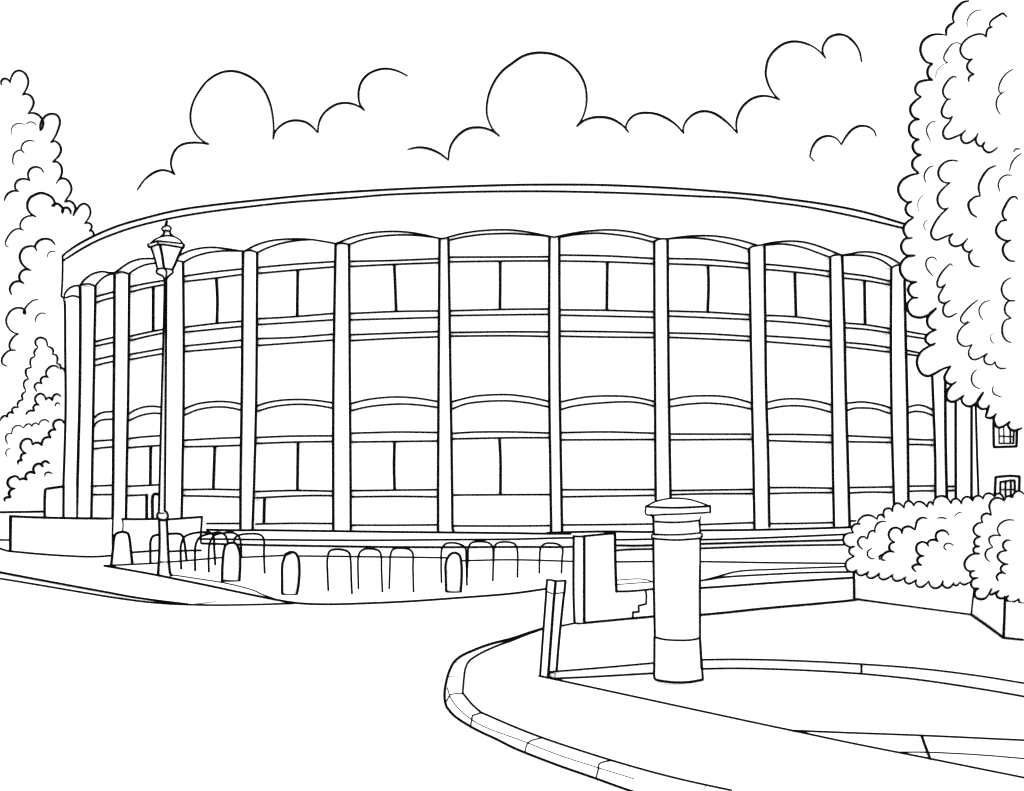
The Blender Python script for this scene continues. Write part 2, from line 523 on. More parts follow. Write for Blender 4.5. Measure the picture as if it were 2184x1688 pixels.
EAVES = [
 ("@01 550,850 555,815 590,770 640,749 680,747", "@01 560,852 620,835 680,850"),
 ("@01 683,742 720,695 790,647 870,628 930,637 978,637", "@01 812,752 850,705 910,662 980,643"),
 ("@01 980,635 1040,590 1110,547 1200,520 1320,517", "@01 1100,646 1150,610 1230,573 1325,555"),
 ("@01 1520,495 1600,456 1700,430 1810,421 1920,432 2070,455", "@01 1567,548 1640,508 1760,470 1900,453 2070,453"),
 ("@01 2075,455 2100,445 2130,427 2182,402 @11 100,370 200,355 340,349 460,354 600,375 680,390", "@11 8,468 100,425 220,387 350,364 470,355"),
 ("@11 682,388 800,342 900,313 1020,293 1180,285 1320,295 1450,318 1565,345 1600,346 1640,334", "@11 793,397 900,360 1020,334 1150,319 1260,316 1400,322 1530,338"),
 ("@11 1640,333 1760,303 1900,281 2080,271 2182,274 @21 120,288 220,307 358,335", "@11 1648,360 1780,332 1930,312 2080,305 2182,304 @21 100,310 240,320 345,332"),
 ("@21 358,335 480,308 600,288 720,276 830,272 950,280 1070,300 1180,330 1260,347 1330,348", "@21 408,336 520,316 640,305 740,302 870,312 1000,330 1100,350 1190,374"),
 ("@21 1330,348 1420,335 1530,324 1650,321 1760,328 1870,345 1980,370 2095,405", "@21 1335,348 1440,342 1560,342 1680,355 1800,378 1900,402 2012,437"),
 ("@21 2122,402 2182,387 @31 80,375 180,368 290,374 400,400 510,440 620,485", "@21 2150,403 @31 15,400 100,394 200,402 320,430 430,470 525,505"),
 ("@31 635,487 700,477 770,463 840,460 920,468 1000,492 1070,525 1130,563", "@31 640,490 750,489 850,496 940,520 1000,552 1052,590"),
]
for a, b in EAVES:
    band("eave", a, b, EAVE, (a, b), M_STONE, wd=12)

BAYS = [
 dict(u1="@01 820,840 970,800", u2="@01 820,893 890,868 968,850", s1="@01 815,1225 890,1205 968,1188", s2="@01 815,1263 968,1231", b1="@01 812,1379 968,1343", b2="@01 812,1430 890,1410 962,1395",
      a1="@02 803,185 840,155 890,138 957,133", a2="@02 800,267 812,240 840,216 890,202 970,200", h1="@02 803,385 955,375", h2="@02 800,452 880,442 972,434", l1="@02 775,770 955,762", l2="@02 790,843 955,841"),
 dict(u1="@01 1110,757 1250,728 1400,703", u2="@01 1112,802 1250,768 1410,738", m="@01 1305,770 1304,1128", s1="@01 1105,1180 1250,1147 1408,1117", s2="@01 1105,1217 1250,1182 1403,1150", b1="@01 1105,1335 1380,1285", b2="@01 1105,1380 1250,1352 1378,1330",
      a1="@02 1098,150 1160,116 1230,94 1300,88 1385,97", a2="@02 1098,212 1180,174 1260,153 1330,148 1378,153", h1="@02 1095,365 1200,351 1378,338", h2="@02 1097,442 1220,432 1365,423", m2="@02 1283,432 1280,748", l1="@02 1088,771 1350,758", l2="@02 1085,850 1255,844",
      doors=("@02 1250,843 1250,1045", "@02 1300,1040 1310,841 1352,838")),
 dict(u1="@01 1572,667 1800,634 2062,605", u2="@01 1580,712 1800,688 2062,653", m="@01 1843,690 1852,860 1848,1062", s1="@01 1577,1102 1800,1074 2055,1051", s2="@01 1577,1145 2062,1096", b1="@01 1575,1263 2055,1213", b2="@01 1577,1310 2052,1271",
      a1="@02 1570,110 1680,68 1800,50 1900,47 2000,58 2052,70", a2="@02 1570,165 1680,120 1800,98 1900,95 2000,109 2052,123", h1="@02 1572,378 1800,364 2050,354", h2="@02 1572,434 1800,430 2042,422", m2="@02 1830,437 1817,788", l1="@02 1565,800 1800,796 2045,800", l2="@02 1565,852 1800,856 2045,863", p="@02 1730,1088 2045,1087"),
 dict(u1="@11 12,594 300,567 662,543", u2="@11 14,644 350,614 665,588", m="@11 355,624 350,1003", s1="@11 10,1031 300,1014 652,985", s2="@11 12,1081 655,1040", b1="@11 10,1200 300,1190 652,1162", b2="@11 8,1259 655,1213",
      a1="@12 0,87 100,56 220,36 380,30 520,39 650,58", a2="@12 0,135 120,99 240,79 380,72 520,82 648,104", h1="@12 0,355 250,344 450,341 648,340", h2="@12 2,406 300,395 648,389", m2="@12 357,405 352,800", l1="@12 0,816 250,807 450,807 650,812", l2="@12 0,870 300,855 500,850 650,851", p="@12 0,1093 300,1086 650,1088", doors=("@12 72,872 67,1082",)),
 dict(u1="@11 805,541 1200,532 1557,517", u2="@11 805,585 1200,566 1557,553", m="@11 1178,574 1186,750 1194,962", s1="@11 810,985 1200,968 1552,963", s2="@11 808,1040 1552,1019", b1="@11 808,1167 1552,1139", b2="@11 812,1217 1200,1197 1552,1185",
      a1="@12 810,65 950,31 1100,13 1220,9 1380,20 1550,48", a2="@12 818,124 950,94 1100,76 1250,70 1400,79 1550,99", h1="@12 812,318 1200,308 1568,312", h2="@12 812,393 1545,385", m2="@12 1180,395 1176,600 1181,800", l1="@12 815,808 1200,803 1562,799", l2="@12 815,861 1200,857 1545,861", p="@12 800,1102 1200,1102 1538,1099"),
 dict(u1="@11 1650,505 2182,503 @21 310,501", u2="@11 1652,545 2182,538 @21 303,537", m="@11 2081,549 2081,750 2079,936", s1="@11 1660,962 2182,949 @21 310,947", s2="@11 1660,1004 2182,996 @21 310,993", b1="@11 1664,1147 2182,1141 @21 315,1143", b2="@11 1662,1179 2182,1176 @21 315,1182",
      a1="@12 1670,50 1800,16 1880,0 2000,-9 2080,-12 2182,-9 @22 100,3 150,10 240,29 318,48", a2="@12 1672,112 1780,71 1900,52 2080,42 2182,45 @22 150,62 318,96", h1="@12 1674,320 1850,309 2182,307 @22 318,316", h2="@12 1677,367 2182,357 @22 318,357", m2="@12 2076,374 2084,550 2083,840", l1="@12 1682,845 2182,842 @22 325,841", p="@12 1688,1108 2182,1109 @22 318,1106"),
 dict(u1="@21 412,487 800,494 1205,516", u2="@21 415,538 800,545 1205,562", m="@21 813,548 808,955", s1="@21 416,954 800,958 1208,971", s2="@21 416,1000 1205,1018", b1="@21 410,1136 800,1140 1212,1150", b2="@21 410,1179 800,1187 1212,1190",
      a1="@22 422,50 560,20 660,6 820,0 980,4 1080,17 1215,48", a2="@22 424,115 500,93 600,76 750,61 950,51 1050,55 1130,67 1208,88", h1="@22 424,313 800,307 1215,318", h2="@22 422,375 1211,372", l1="@22 432,800 1220,798", l2="@22 430,861 1220,848", p="@22 437,1100 800,1097 1190,1092"),
 dict(u1="@21 1340,517 1600,522 1850,541 2015,560", u2="@21 1338,562 1700,576 2016,600", m="@21 1672,585 1676,750 1668,978", s1="@21 1338,964 1700,975 2024,996", s2="@21 1342,1008 2025,1037", b1="@21 1340,1151 1700,1160 2026,1181", b2="@21 1344,1189 2028,1219",
      a1="@22 1350,33 1420,17 1500,5 1650,-2 1800,4 1900,20 2040,60", a2="@22 1350,92 1480,73 1650,62 1820,72 1950,93 2040,113", h1="@22 1354,325 2030,326", h2="@22 1352,375 2045,370", l1="@22 1358,807 2052,797", l2="@22 1360,843 1600,836 2062,834", p="@22 1612,1097 2062,1080"),
 dict(u1="@21 2167,567 @31 0,567 250,591 525,626", u2="@21 2167,612 @31 0,612 250,635 400,652 525,671", m="@31 230,644 235,850 240,1005", s1="@21 2172,1003 @31 0,1002 200,1011 350,1027 530,1053", s2="@21 2170,1049 @31 0,1049 250,1067 530,1096", b1="@21 2174,1177 @31 0,1177 250,1193 530,1215", b2="@21 2175,1227 @31 0,1227 250,1247 527,1271",
      a1="@32 -2,54 110,30 240,24 370,37 460,55 538,76", a2="@32 -2,113 110,91 240,84 370,97 460,118 540,141", h1="@32 7,328 250,328 545,336", h2="@32 7,381 250,389 545,397", l1="@32 12,782 250,781 550,787", l2="@32 18,833 250,827 546,825", p="@32 24,1089 300,1086 550,1080"),
 dict(u1="@31 647,641 850,668 1040,710", u2="@31 650,684 850,708 1042,742", m="@31 823,714 829,1072", s1="@31 657,1066 850,1083 1042,1115", s2="@31 657,1107 850,1123 1042,1152", b1="@31 665,1233 850,1249 1038,1277", b2="@31 670,1271 1040,1315",
      a1="@32 678,62 800,51 900,63 1000,87 1050,105", a2="@32 680,124 730,107 820,103 920,112 1000,137 1046,152", h1="@32 688,340 1050,356", h2="@32 690,391 1048,397", l1="@32 697,781 1058,776", l2="@32 703,828 850,821 1057,823", p="@32 702,1065 748,1066"),
 dict(s1="@31 1183,1136 1270,1153 1360,1167", s2="@31 1185,1177 1325,1199", b1="@31 1187,1300 1300,1322", b2="@31 1187,1333 1278,1347",
      a1="@32 1198,95 1270,78 1335,87 1410,122", a2="@32 1202,145 1250,133 1330,140 1380,157 1415,175", h1="@32 1202,368 1300,373 1410,376", h2="@32 1202,415 1300,415 1415,420", l1="@32 1208,769 1416,767", l2="@32 1208,814 1300,810 1418,810"),
 dict(l1="@32 1532,772 1592,772", l2="@32 1532,808 1595,807"),
]
for B in BAYS:
    def window(top_a, top_b, mul, sill_a, sill_b):
        if top_b and sill_a:
            win = band("window", top_b, sill_a, PANE, (), M_RENDER, back=R - .2)
        else: win = bld
        if top_a and top_b: band("lintel", top_a, top_b, BAND, (top_a, top_b), M_STONE, win)
        if mul:
            mm = MB(); mm.ink(mul, cy(PANE), 17)
            link("mullion", mm, M_RENDER, win)
        if sill_a and sill_b: band("sill", sill_a, sill_b, BAND, (sill_a, sill_b), M_STONE, win)
        elif sill_a: band("sill", sill_a, " ".join(t if t[0] == '@' else f"{t.split(',')[0]},{float(t.split(',')[1]) + 14}" for t in sill_a.split()), BAND, (sill_a,), M_STONE, win)
    window(B.get('u1'), B.get('u2'), B.get('m'), B.get('s1'), B.get('s2'))
    window(B.get('h1'), B.get('h2'), B.get('m2'), B.get('l1'), B.get('l2'))
    if 'b1' in B: band("ledge", B['b1'], B['b2'], BAND, (B['b1'], B['b2']), M_STONE)
    if 'a1' in B: band("arch", B['a1'], B['a2'], BAND + .02, (B['a1'], B['a2']), M_STONE)
    if 'p' in B:
        low = " ".join(t if t[0] == '@' else f"{t.split(',')[0]},{float(t.split(',')[1]) + 75}" for t in B['p'].split())
        band("plinth", B['p'], low, BAND, (B['p'],), M_STONE)
    for dtx in B.get('doors', ()):
        mm = MB(); mm.ink(dtx, cy(BAND), 18); link("door_frame", mm, M_RENDER, bld)

# ------------------------------------------------------------------ low walls and terrace
def comp(*txt):
    return sorted(flat([smooth(p, 4) for t in txt for p in T(t)]))
def y_of(bot):
    def f(u, v): return G(u, at_u(bot, u), 0).y / ray(u, v).y
    f.lift = lambda d, r: r * .8
    return f
def curtain(top, bot, thick, us):
    """a wall that follows its ground line, vertical above it"""
    f = y_of(bot)
    ft, fb = [], []
    for u in us:
        p = G(u, at_u(bot, u), 0)
        q = P(u, at_u(top, u), f)
        fb.append(Vector((p.x, p.y, -.02))); ft.append(Vector((p.x, p.y, q.z)))
    off = Vector((0, thick, 0))
    mb = MB()
    mb.slab([ft, fb, [p + off for p in fb], [p + off for p in ft]])
    return mb, f
def span(a, b, n): return [a + (b - a) * i / n for i in range(n + 1)]

# rear wall at the far left, the pier behind the front wall, the two front walls
wb = [(-80, 1152), (94, 1152.4)]
mb, f = curtain([(-80, 1093.5), (0, 1092.8), (94, 1091)], wb, .4, span(-80, 94, 3))
mb.ink("@02 -200,995 0,992 372,986", f, 14); mb.ink("@02 -200,1227 0,1228 82,1230", f, 12)
tag(link("garden_wall", mb, M_RENDER, loc=G(40, 1152)), "plain low wall running off the left edge behind the longer curved wall", "wall")
pY = G(116, 1157).y
sp = on_y(pY)
mb = MB()
fr_ = [P(u, v, sp) for u, v in ((95, 1157), (95, 1047), (98, 1042.5), (103, 1041.5), (135.5, 1037.5), (135.5, 1157))]
mb.prism(fr_, (0, .8, 0))
mb.ink("@02 380,1032 380,900 383,815 / 386,798 400,791 / 545,771", sp, 16); mb.ink("@02 542,771 541,1035", sp, 15)
tag(link("wall_pier", mb, M_RENDER, loc=G(116, 1157)), "narrow block with a sloping top standing behind the curved wall at left", "pier")
W1T, W1B = "@02 85,1026 300,1035 600,1042 962,1046", "@02 90,1325 300,1345 500,1360 740,1371 860,1369 948,1361"
mb, f = curtain(comp(W1T), comp(W1B), .35, span(22.5, 240, 16))
mb.ink(W1T, f, 15); mb.ink(W1B, z0, 13); mb.ink("@02 90,1026 90,1328", f, 20); mb.ink("@02 962,1046 958,1160 / 962,1280", f, 13)
tag(link("retaining_wall", mb, M_RENDER, loc=G(130, 1184)), "long low curved wall at the far left with a rounded foot", "wall")
W2T, W2B = "@02 1040,1050 1200,1051 1345,1048 | 1430,1053 1560,1043 1725,1031", "@02 1040,1340 1120,1335 1350,1318 | 1440,1327 1640,1318 1800,1319 1885,1322"
mb, f = curtain(comp(W2T), comp("@02 1040,1340 1120,1335 1350,1318 1640,1318 1725,1318"), .3, span(260, 431, 10))
mb.ink(W2T, f, 14); mb.ink(W2B, z0, 13); mb.ink("@02 1722,1031 1715,1140 1708,1222 | 1713,1215 1713,1250", f, 13); mb.ink("@02 1043,1055 1049,1100 1044,1158", f, 9)
tag(link("retaining_wall", mb, M_RENDER, loc=G(345, 1175)), "low straight wall standing behind the lamp post and the first cycle hoops", "wall")

L1 = "@02 1725,1140 2045,1146 2182,1145 @12 600,1152 1200,1160 1700,1165 2182,1170 @22 250,1174 500,1175 | @22 300,1168 500,1161 800,1156 1192,1160 1605,1147 1850,1145 2182,1140 @32 710,1120"
L2 = "@02 1715,1220 2182,1225 @12 500,1230 1000,1231 1600,1226 2182,1222 @22 520,1211 700,1220 885,1226 1205,1222 1605,1225 1850,1220 2182,1209 @32 670,1180"
L3 = "@02 1715,1258 2182,1271 @12 600,1281 1100,1288 1600,1290 2182,1288 @22 240,1288 400,1289 518,1286 885,1275 1050,1277 1205,1273 1605,1262 2182,1245 @32 635,1229"
L3b = "@22 890,1318 1000,1310 1213,1306 1605,1300 2182,1280 @32 300,1274 660,1269"
L4 = "@22 535,1411 890,1415 1200,1412 1605,1413 2182,1422 @32 650,1428"
cl1, cl2 = comp(L1), comp(L2)
us = span(431, 1820, 60)
s3 = on_z(.3)
tb = [P(u, at_u(cl1, u), s3) for u in us]; tf = [P(u, at_u(cl2, u), s3) for u in us]
mb = MB()
mb.slab([tb, tf, [Vector((p.x, p.y, -.02)) for p in tf], [Vector((p.x, p.y, -.02)) for p in tb]])
mb.ink(L1, s3, 14); mb.ink(L2, s3, 13)
def tface(u, v): return P(u, at_u(cl2, u), s3).y / ray(u, v).y
tface.lift = lambda d, r: r
mb.ink(L3, tface, 13); mb.ink(L3b, tface, 12); mb.ink(L4, z0, 12)
tag(link("terrace", mb, M_STONE, loc=G(1120, 1190)), "long low stone terrace step along the foot of the round building", "terrace")

# pier block with its low end, and the steps beside it
def PT(c, r, x, y): return TX[c] + x * SX, TY[r] + y * SY
A, B_ = G(*PT(2, 3, 617, 257)), G(*PT(2, 3, 1205, 198))
sw = on_wall(A, B_)
wide = flat(T("@22 617,1195 880,1170 890,1668 1050,1662 1138,1657 @23 1145,92 1080,107 1082,160 1030,162 1030,210 617,257"))
thick = G(*PT(2, 3, 534, 257)) - A
mb = MB()
mb.prism([P(u, v, sw) for u, v in wide], thick)
mb.ink("@22 617,1195 880,1170", sw, 14); mb.ink("@22 878,1170 880,1350 884,1500 890,1668", sw, 17)
mb.ink("@22 890,1667 1000,1665 1100,1657 1205,1645", sw, 13)
mb.ink("@22 616,1195 616,1688 @23 616,258", sw, 17)
mb.ink("@23 617,254 800,236 1205,198", z0, 14)
mb.ink("@22 1138,1660 1145,1690 @23 1144,92 / 1078,108 / 1082,160 / 1030,162 / 1030,205", sw, 12)
send = on_wall(A, A + thick)
mb.ink("@22 525,1195 570,1198 617,1195 | @23 540,258 605,262", send, 12); mb.ink("@23 430,277 535,256", z0, 12)
mb.ink("@22 525,1195 524,1688 @23 527,0 532,256", send, 15)
tag(link("wall_pier", mb, M_STONE, loc=A), "tall rectangular stone wall end between the leaning post and the thick pillar", "pier")
mb = MB()
st = flat(T("@22 1140,1658 1205,1645 @23 1205,198 1032,214 1032,164 1084,162 1082,109 1147,93"))
mb.prism([P(u, v, sw) for u, v in st], sw.n * .9)
tag(link("stone_steps", mb, M_STONE, loc=B_), "short flight of steps beside the rectangular wall end, behind the thick pillar", "steps")

R6 = "@22 1605,1576 1800,1546 2000,1532 2182,1522 @32 300,1508 700,1500"
R7 = "@22 1207,1650 1605,1637 2182,1596 @32 0,1596 720,1549"
RB = "@23 1207,203 1620,184 2182,127 @33 0,127 700,63 770,52"
bot = comp("@23 1205,200 1620,184 2182,127 @33 0,127 700,63 735,56")
us = span(1396, 1821, 16)
f = y_of(bot)
fb = [G(u, at_u(bot, u), 0) for u in us]
ft = [Vector((p.x, p.y, P(u, at_u(comp(R7), u), f).z)) for p, u in zip(fb, us)]
bt = [P(u, at_u(comp(R6), u), on_z(q.z)) for q, u in zip(ft, us)]
mb = MB()
mb.slab([ft, [p - Vector((0, 0, .02)) for p in fb], [Vector((p.x, p.y, -.02)) for p in bt], bt])
mb.ink(R7, f, 14); mb.ink(RB, z0, 15); mb.ink("@32 732,1500 733,1688 @33 733,48", f, 17)
def topf(u, v): return P(u, v, on_z(P(u, at_u(comp(R7), u), f).z)).y / ray(u, v).y
topf.lift = lambda d, r: r / max(abs(d.z), .03)
mb.ink(R6, topf, 12)
tag(link("planter_wall", mb, M_STONE, loc=fb[8]), "low broad-topped wall running from the thick pillar to the hedge corner", "wall")
A, B_ = G(*PT(3, 3, 745, 50)), G(*PT(3, 3, 1733, 183))
sc = on_wall(A, B_)
mb = MB()
mb.prism([P(u, v, sc) for u, v in flat(T("@32 745,1557 1000,1604 1300,1664 1753,1677 @33 1733,183 745,50"))], sc.n * .12)
mb.ink("@33 740,49 1200,112 1733,183", z0, 12)
tag(link("planter_wall", mb, M_STONE, loc=(A + B_) / 2), "low wall under the big hedge, receding from the corner to the end block", "wall")
C_ = G(*PT(3, 3, 2007, 380)); D_ = G(*PT(3, 3, 2300, 412))
zt_ = .44
base = [B_, C_, D_, D_ + Vector((.2, 1.5, 0)), B_ + Vector((.5, .6, 0))]
mb = MB()
hts = (.185, .34, .335, .14, .1)
mb.slab([[p + Vector((0, 0, q)) for p, q in zip(base, hts)], [p - Vector((0, 0, .02)) for p in base]])
mb.add([p + Vector((0, 0, q)) for p, q in zip(base, hts)], [(0, 1, 2, 3, 4)])
sb, sd = on_wall(B_, C_), on_wall(C_, D_)
sb.lift = lambda d, r: r * 3.2
mb.ink("@32 1757,1652 @33 1733,183", sb, 13)
mb.ink("@33 1733,183 1850,265 2007,380", z0, 14); mb.ink("@33 2020,30 2015,200 2007,380", sb, 16); mb.ink("@33 2008,380 2100,391 2175,398", z0, 14)
tag(link("wall_pier", mb, M_STONE, loc=C_), "angular end block of the planter wall under the right-hand bush", "pier")

# ------------------------------------------------------------------ turned things: pillar, bollards, lamp post
def turned(rows, Y, tile, n=32, shrink=1.0, prof=None):
    c, r = int(tile[0]), int(tile[1])
    vs, fs = [], []
    for l, rr, v in rows:
        u0, u1, vv = TX[c] + l * SX + shrink, TX[c] + rr * SX - shrink, TY[r] + v * SY
        m = (u0 + u1) / 2
        p = P(m, vv, on_y(Y)); q = P(u1, vv, on_y(Y))
        R_ = max(q.x - p.x, .002)
        for j in range(n):
            a = 2 * math.pi * (j + .5) / n
            vs.append((p.x + R_ * math.cos(a), Y + R_ * math.sin(a), p.z))
    k = len(rows)
    for i in range(k - 1):
        for j in range(n):
            q = (j + 1) % n
            fs.append((i * n + j, (i + 1) * n + j, (i + 1) * n + q, i * n + q))
    fs += [tuple(range(n)), tuple((k - 1) * n + j for j in range(n - 1, -1, -1))]
    mb = MB(); mb.add(vs, fs)
    return mb

Yp = 9.86
axp = P(TX[2] + 1408 * SX, 1400, on_y(Yp)).x
pill = thing("stone_pillar", "thick round stone pillar with a domed cap beside the wall steps", "pillar", (axp, Yp, 0))
def rad_at(l, r, Y=Yp): return (r - l) * SX / 2 / FOC * Y
mb = turned([(1211, 1603, -20), (1214, 1603, 360), (1216, 1603, 378)], Yp, "23")
s_ = on_cyl(axp, Yp, rad_at(1208, 1603))
m2 = turned([(1207, 1603, 1210), (1210, 1603, 1600), (1211, 1603, 1660)], Yp, "22")
mb.add(m2.v, m2.f)
mb.ink("@22 1203,1215 1207,1500 1210,1688 @23 1213,0 1217,368", s_, 15); mb.ink("@22 1603,1215 1603,1688 @23 1603,374", s_, 14)
link("shaft", mb, M_STONE, pill)
s_ = on_cyl(axp, Yp, rad_at(1213, 1627))
mb = turned([(1215, 1604, 376), (1214, 1614, 550), (1215, 1628, 737), (1216, 1628, 748)], Yp, "23")
mb.ink("@23 1220,377 1300,395 1400,402 1520,400 1600,385", s_, 12)
mb.ink("@23 1214,370 1213,600 1213,715 1220,734 1320,755 1420,762 1520,757 1628,738", s_, 15); mb.ink("@23 1602,372 1612,540 1626,738", s_, 16)
link("base", mb, M_STONE, pill)
s_ = on_cyl(axp, Yp, rad_at(1188, 1625))
mb = turned([(1208, 1602, 1168), (1192, 1618, 1182), (1187, 1624, 1195), (1194, 1618, 1208), (1206, 1604, 1218)], Yp, "22")
mb.ink("@22 1212,1177 1192,1185 1188,1199 1203,1213 1300,1225 1400,1229 1500,1224 1607,1212 1622,1200 1622,1182 1605,1166", s_, 12)
mb.ink("@22 1200,1180 1350,1184 1500,1178 1605,1167", s_, 11)
link("moulding", mb, M_STONE, pill)
s_ = on_cyl(axp, Yp, rad_at(1207, 1602))
mb = turned([(1190, 1636, 1002), (1200, 1612, 1025), (1206, 1602, 1070), (1207, 1601, 1110), (1210, 1604, 1172)], Yp, "22")
mb.ink("@22 1185,1012 1198,1026 1205,1060 1206,1110 1210,1178", s_, 14); mb.ink("@22 1640,998 1615,1006 1601,1040 1600,1110 1604,1165", s_, 14)
mb.ink("@22 1212,1072 1350,1079 1480,1075 1597,1062", s_, 11)
link("neck", mb, M_STONE, pill)
s_ = on_cyl(axp, Yp, rad_at(1140, 1690))
mb = turned([(1405, 1425, 874), (1310, 1525, 880), (1220, 1615, 905), (1145, 1686, 942), (1141, 1688, 950), (1142, 1688, 1002)], Yp, "22")
mb.ink("@22 1138,943 1300,952 1450,952 1690,940", s_, 13); mb.ink("@22 1141,943 1142,1008 1300,1011 1450,1007 1690,993", s_, 11); mb.ink("@22 1687,937 1688,993", s_, 16)
mb.ink("@22 1145,940 1220,903 1320,878 1415,873 1520,885 1620,915 1685,940", s_, 11)
link("cap", mb, M_STONE, pill)

BOLL = [
 ("02", [(1025, 1065, 1163), (990, 1092, 1172), (976, 1103, 1205), (958, 1120, 1350), (946, 1131, 1440)], ["@02 948,1440 962,1310 975,1205 990,1175 1045,1160 1090,1173 1103,1210 1117,1330 1130,1437"],
  "squat tapered bollard standing against the end of the curved wall"),
 ("02", [(1965, 2005, 1254), (1930, 2015, 1264), (1910, 2035, 1300), (1898, 2046, 1400), (1892, 2044, 1585)], ["@02 1892,1580 1896,1440 1910,1310 1928,1268 1985,1252 2015,1265 2042,1330 2048,1430 2040,1585 / 1892,1579"],
  "round-topped bollard among the crowded cycle hoops, right of the lamp post"),
 ("12", [(280, 320, 1331), (250, 350, 1345), (232, 370, 1400), (226, 374, 1500), (224, 362, 1690), (226, 358, 1698)], ["@12 222,1680 222,1600 226,1430 250,1358 / 300,1336 310,1334 | @12 250,1350 295,1331 335,1340 362,1385 371,1500 362,1620 350,1680 345,1696 300,1701 240,1698 222,1680"],
  "round-topped bollard standing alone on the open forecourt, left of three hoops"),
 ("12", [(1680, 1710, 1338), (1650, 1732, 1352), (1622, 1754, 1420), (1618, 1756, 1520), (1622, 1748, 1678)], ["@12 1620,1660 1617,1540 1616,1440 1632,1383 1665,1345 1700,1338 1735,1360 1752,1440 1753,1550 1745,1678 / 1637,1673 1620,1660"],
  "round-topped bollard standing in front of a cycle hoop near the wall end"),
]
for tile, rows, inks, lab in BOLL:
    l, r, v = rows[-1]
    vb = TY[2] + v * SY; ub = TX[int(tile[0])] + (l + r) / 2 * SX
    p = G(ub, vb); Y = p.y + rad_at(l, r, p.y)
    x = P(ub, vb, on_y(Y)).x
    mb = turned(rows, Y, tile, 24, 1.2)
    w_ = max(b - a for a, b, _ in rows)
    for t in inks: mb.ink(t, on_cyl(x, Y, w_ * SX / 2 / FOC * Y), 16)
    tag(link("bollard", mb, M_STONE, loc=(x, Y, 0)), lab, "bollard", "stone bollards on the forecourt")

# leaning square post
a, b, c = (G(*p) for p in flat(T("@23 240,693 310,716 380,662")))
tops = [P(u, v, on_y(q.y)) for (u, v), q in zip(flat(T("@22 299,1568 371,1578 457,1575")), (a, b, c))]
mb = MB()
lo4 = [a, b, c, a + c - b]; hi4 = tops + [tops[0] + tops[2] - tops[1]]
mb.add(lo4 + hi4, [(3, 2, 1, 0), (4, 5, 6, 7)] + [(i, (i + 1) % 4, 4 + (i + 1) % 4, 4 + i) for i in range(4)])
def lean(y0, y1): # the post's front edge plane
    f = on_y((y0 + y1) / 2 - .06); return f
f = lean(a.y, b.y)
mb.ink("@22 299,1568 293,1640 @23 291,0 265,350 240,693", f, 15); mb.ink("@22 372,1578 365,1660 @23 362,0 335,350 308,714", f, 17); mb.ink("@22 456,1576 445,1690 @23 445,0 402,400 380,660", f, 16)
mb.ink("@22 299,1569 335,1570 371,1578 457,1575", f, 13); mb.ink("@22 298,1668 342,1686 | @22 366,1686 440,1677", f, 9)
mb.ink("@23 230,704 305,718 340,720 368,732", Z1, 10)
tag(link("marker_post", mb, M_STONE, loc=b), "square post leaning to the right at the tip of the raised kerb", "post")

# lamp post
Yl = G(349, 1229).y
lamp = thing("street_lamp", "tall old-fashioned street lamp with a tapered glass lantern", "street lamp", (P(350, 1229, on_y(Yl)).x, Yl, 0))
lx = lambda x, tile_y=1: P(x * SX, 1000, on_y(Yl)).x
def lcyl(c, hw): return on_cyl(lx(c), Yl, hw * SX / FOC * Yl)
mb = turned([(1357, 1423, 1055), (1358, 1434, 1270), (1352, 1441, 1420), (1348, 1452, 1510), (1344, 1466, 1548)], Yl, "02", 20, .8)
s_ = lcyl(1398, 40)
mb.ink("@02 1355,1060 1359,1180 1358,1300 1352,1430 1345,1528", s_, 15); mb.ink("@02 1423,1060 1431,1250 1442,1430 1452,1510 1470,1550", s_, 15); mb.ink("@02 1350,1417 1425,1416", s_, 9)
link("pedestal", mb, M_RENDER, lamp)
mb = turned([(1358, 1405, 978), (1342, 1428, 1005), (1342, 1428, 1035), (1362, 1420, 1056)], Yl, "02", 20, .8)
s_ = lcyl(1385, 45)
mb.ink("@02 1355,992 1342,1008 1340,1030 1358,1052 1390,1060 1422,1052 1432,1025 1424,995 1403,978", s_, 14); mb.ink("@02 1358,996 1375,1002 1394,1001", s_, 9)
link("collar", mb, M_RENDER, lamp)
mb = turned([(1405, 1418, 690), (1400, 1417, 1000), (1388, 1416, 1400), (1380, 1414, 1688)], Yl, "01", 16, .8)
m2 = turned([(1379, 1413, -10), (1369, 1410, 400), (1357, 1406, 985)], Yl, "02", 16, .8)
mb.add(m2.v, m2.f)
s_ = lcyl(1394, 22)
mb.ink("@01 1405,690 1395,1100 1385,1450 1378,1688 @02 1368,400 1354,990", s_, 14); mb.ink("@01 1419,690 1416,1300 1413,1688 @02 1410,400 1405,980", s_, 14)
link("pole", mb, M_RENDER, lamp)
mb = turned([(1342, 1470, 606), (1334, 1474, 635), (1360, 1450, 656), (1388, 1432, 672), (1404, 1420, 692)], Yl, "01", 16, .8)
s_ = lcyl(1405, 70)
mb.ink("@01 1342,606 1333,625 1340,645 1385,667 1405,700", s_, 13); mb.ink("@01 1468,612 1475,635 1440,666 1412,705", s_, 13); mb.ink("@01 1403,605 1418,625 1414,690 1410,735", s_, 11)
link("bracket", mb, M_RENDER, lamp)
mb = turned([(1285, 1558, 415), (1312, 1522, 500), (1330, 1495, 560), (1342, 1470, 606)], Yl, "01", 6, 1.2)
s_ = lcyl(1420, 140)
mb.ink("@01 1285,420 1310,490 1328,550 1341,605", s_, 13); mb.ink("@01 1364,405 1382,490 1397,600", s_, 16); mb.ink("@01 1554,425 1520,500 1495,560 1470,612", s_, 16); mb.ink("@01 1340,604 1395,601 1470,612", s_, 12)
link("lantern", mb, M_RENDER, lamp)
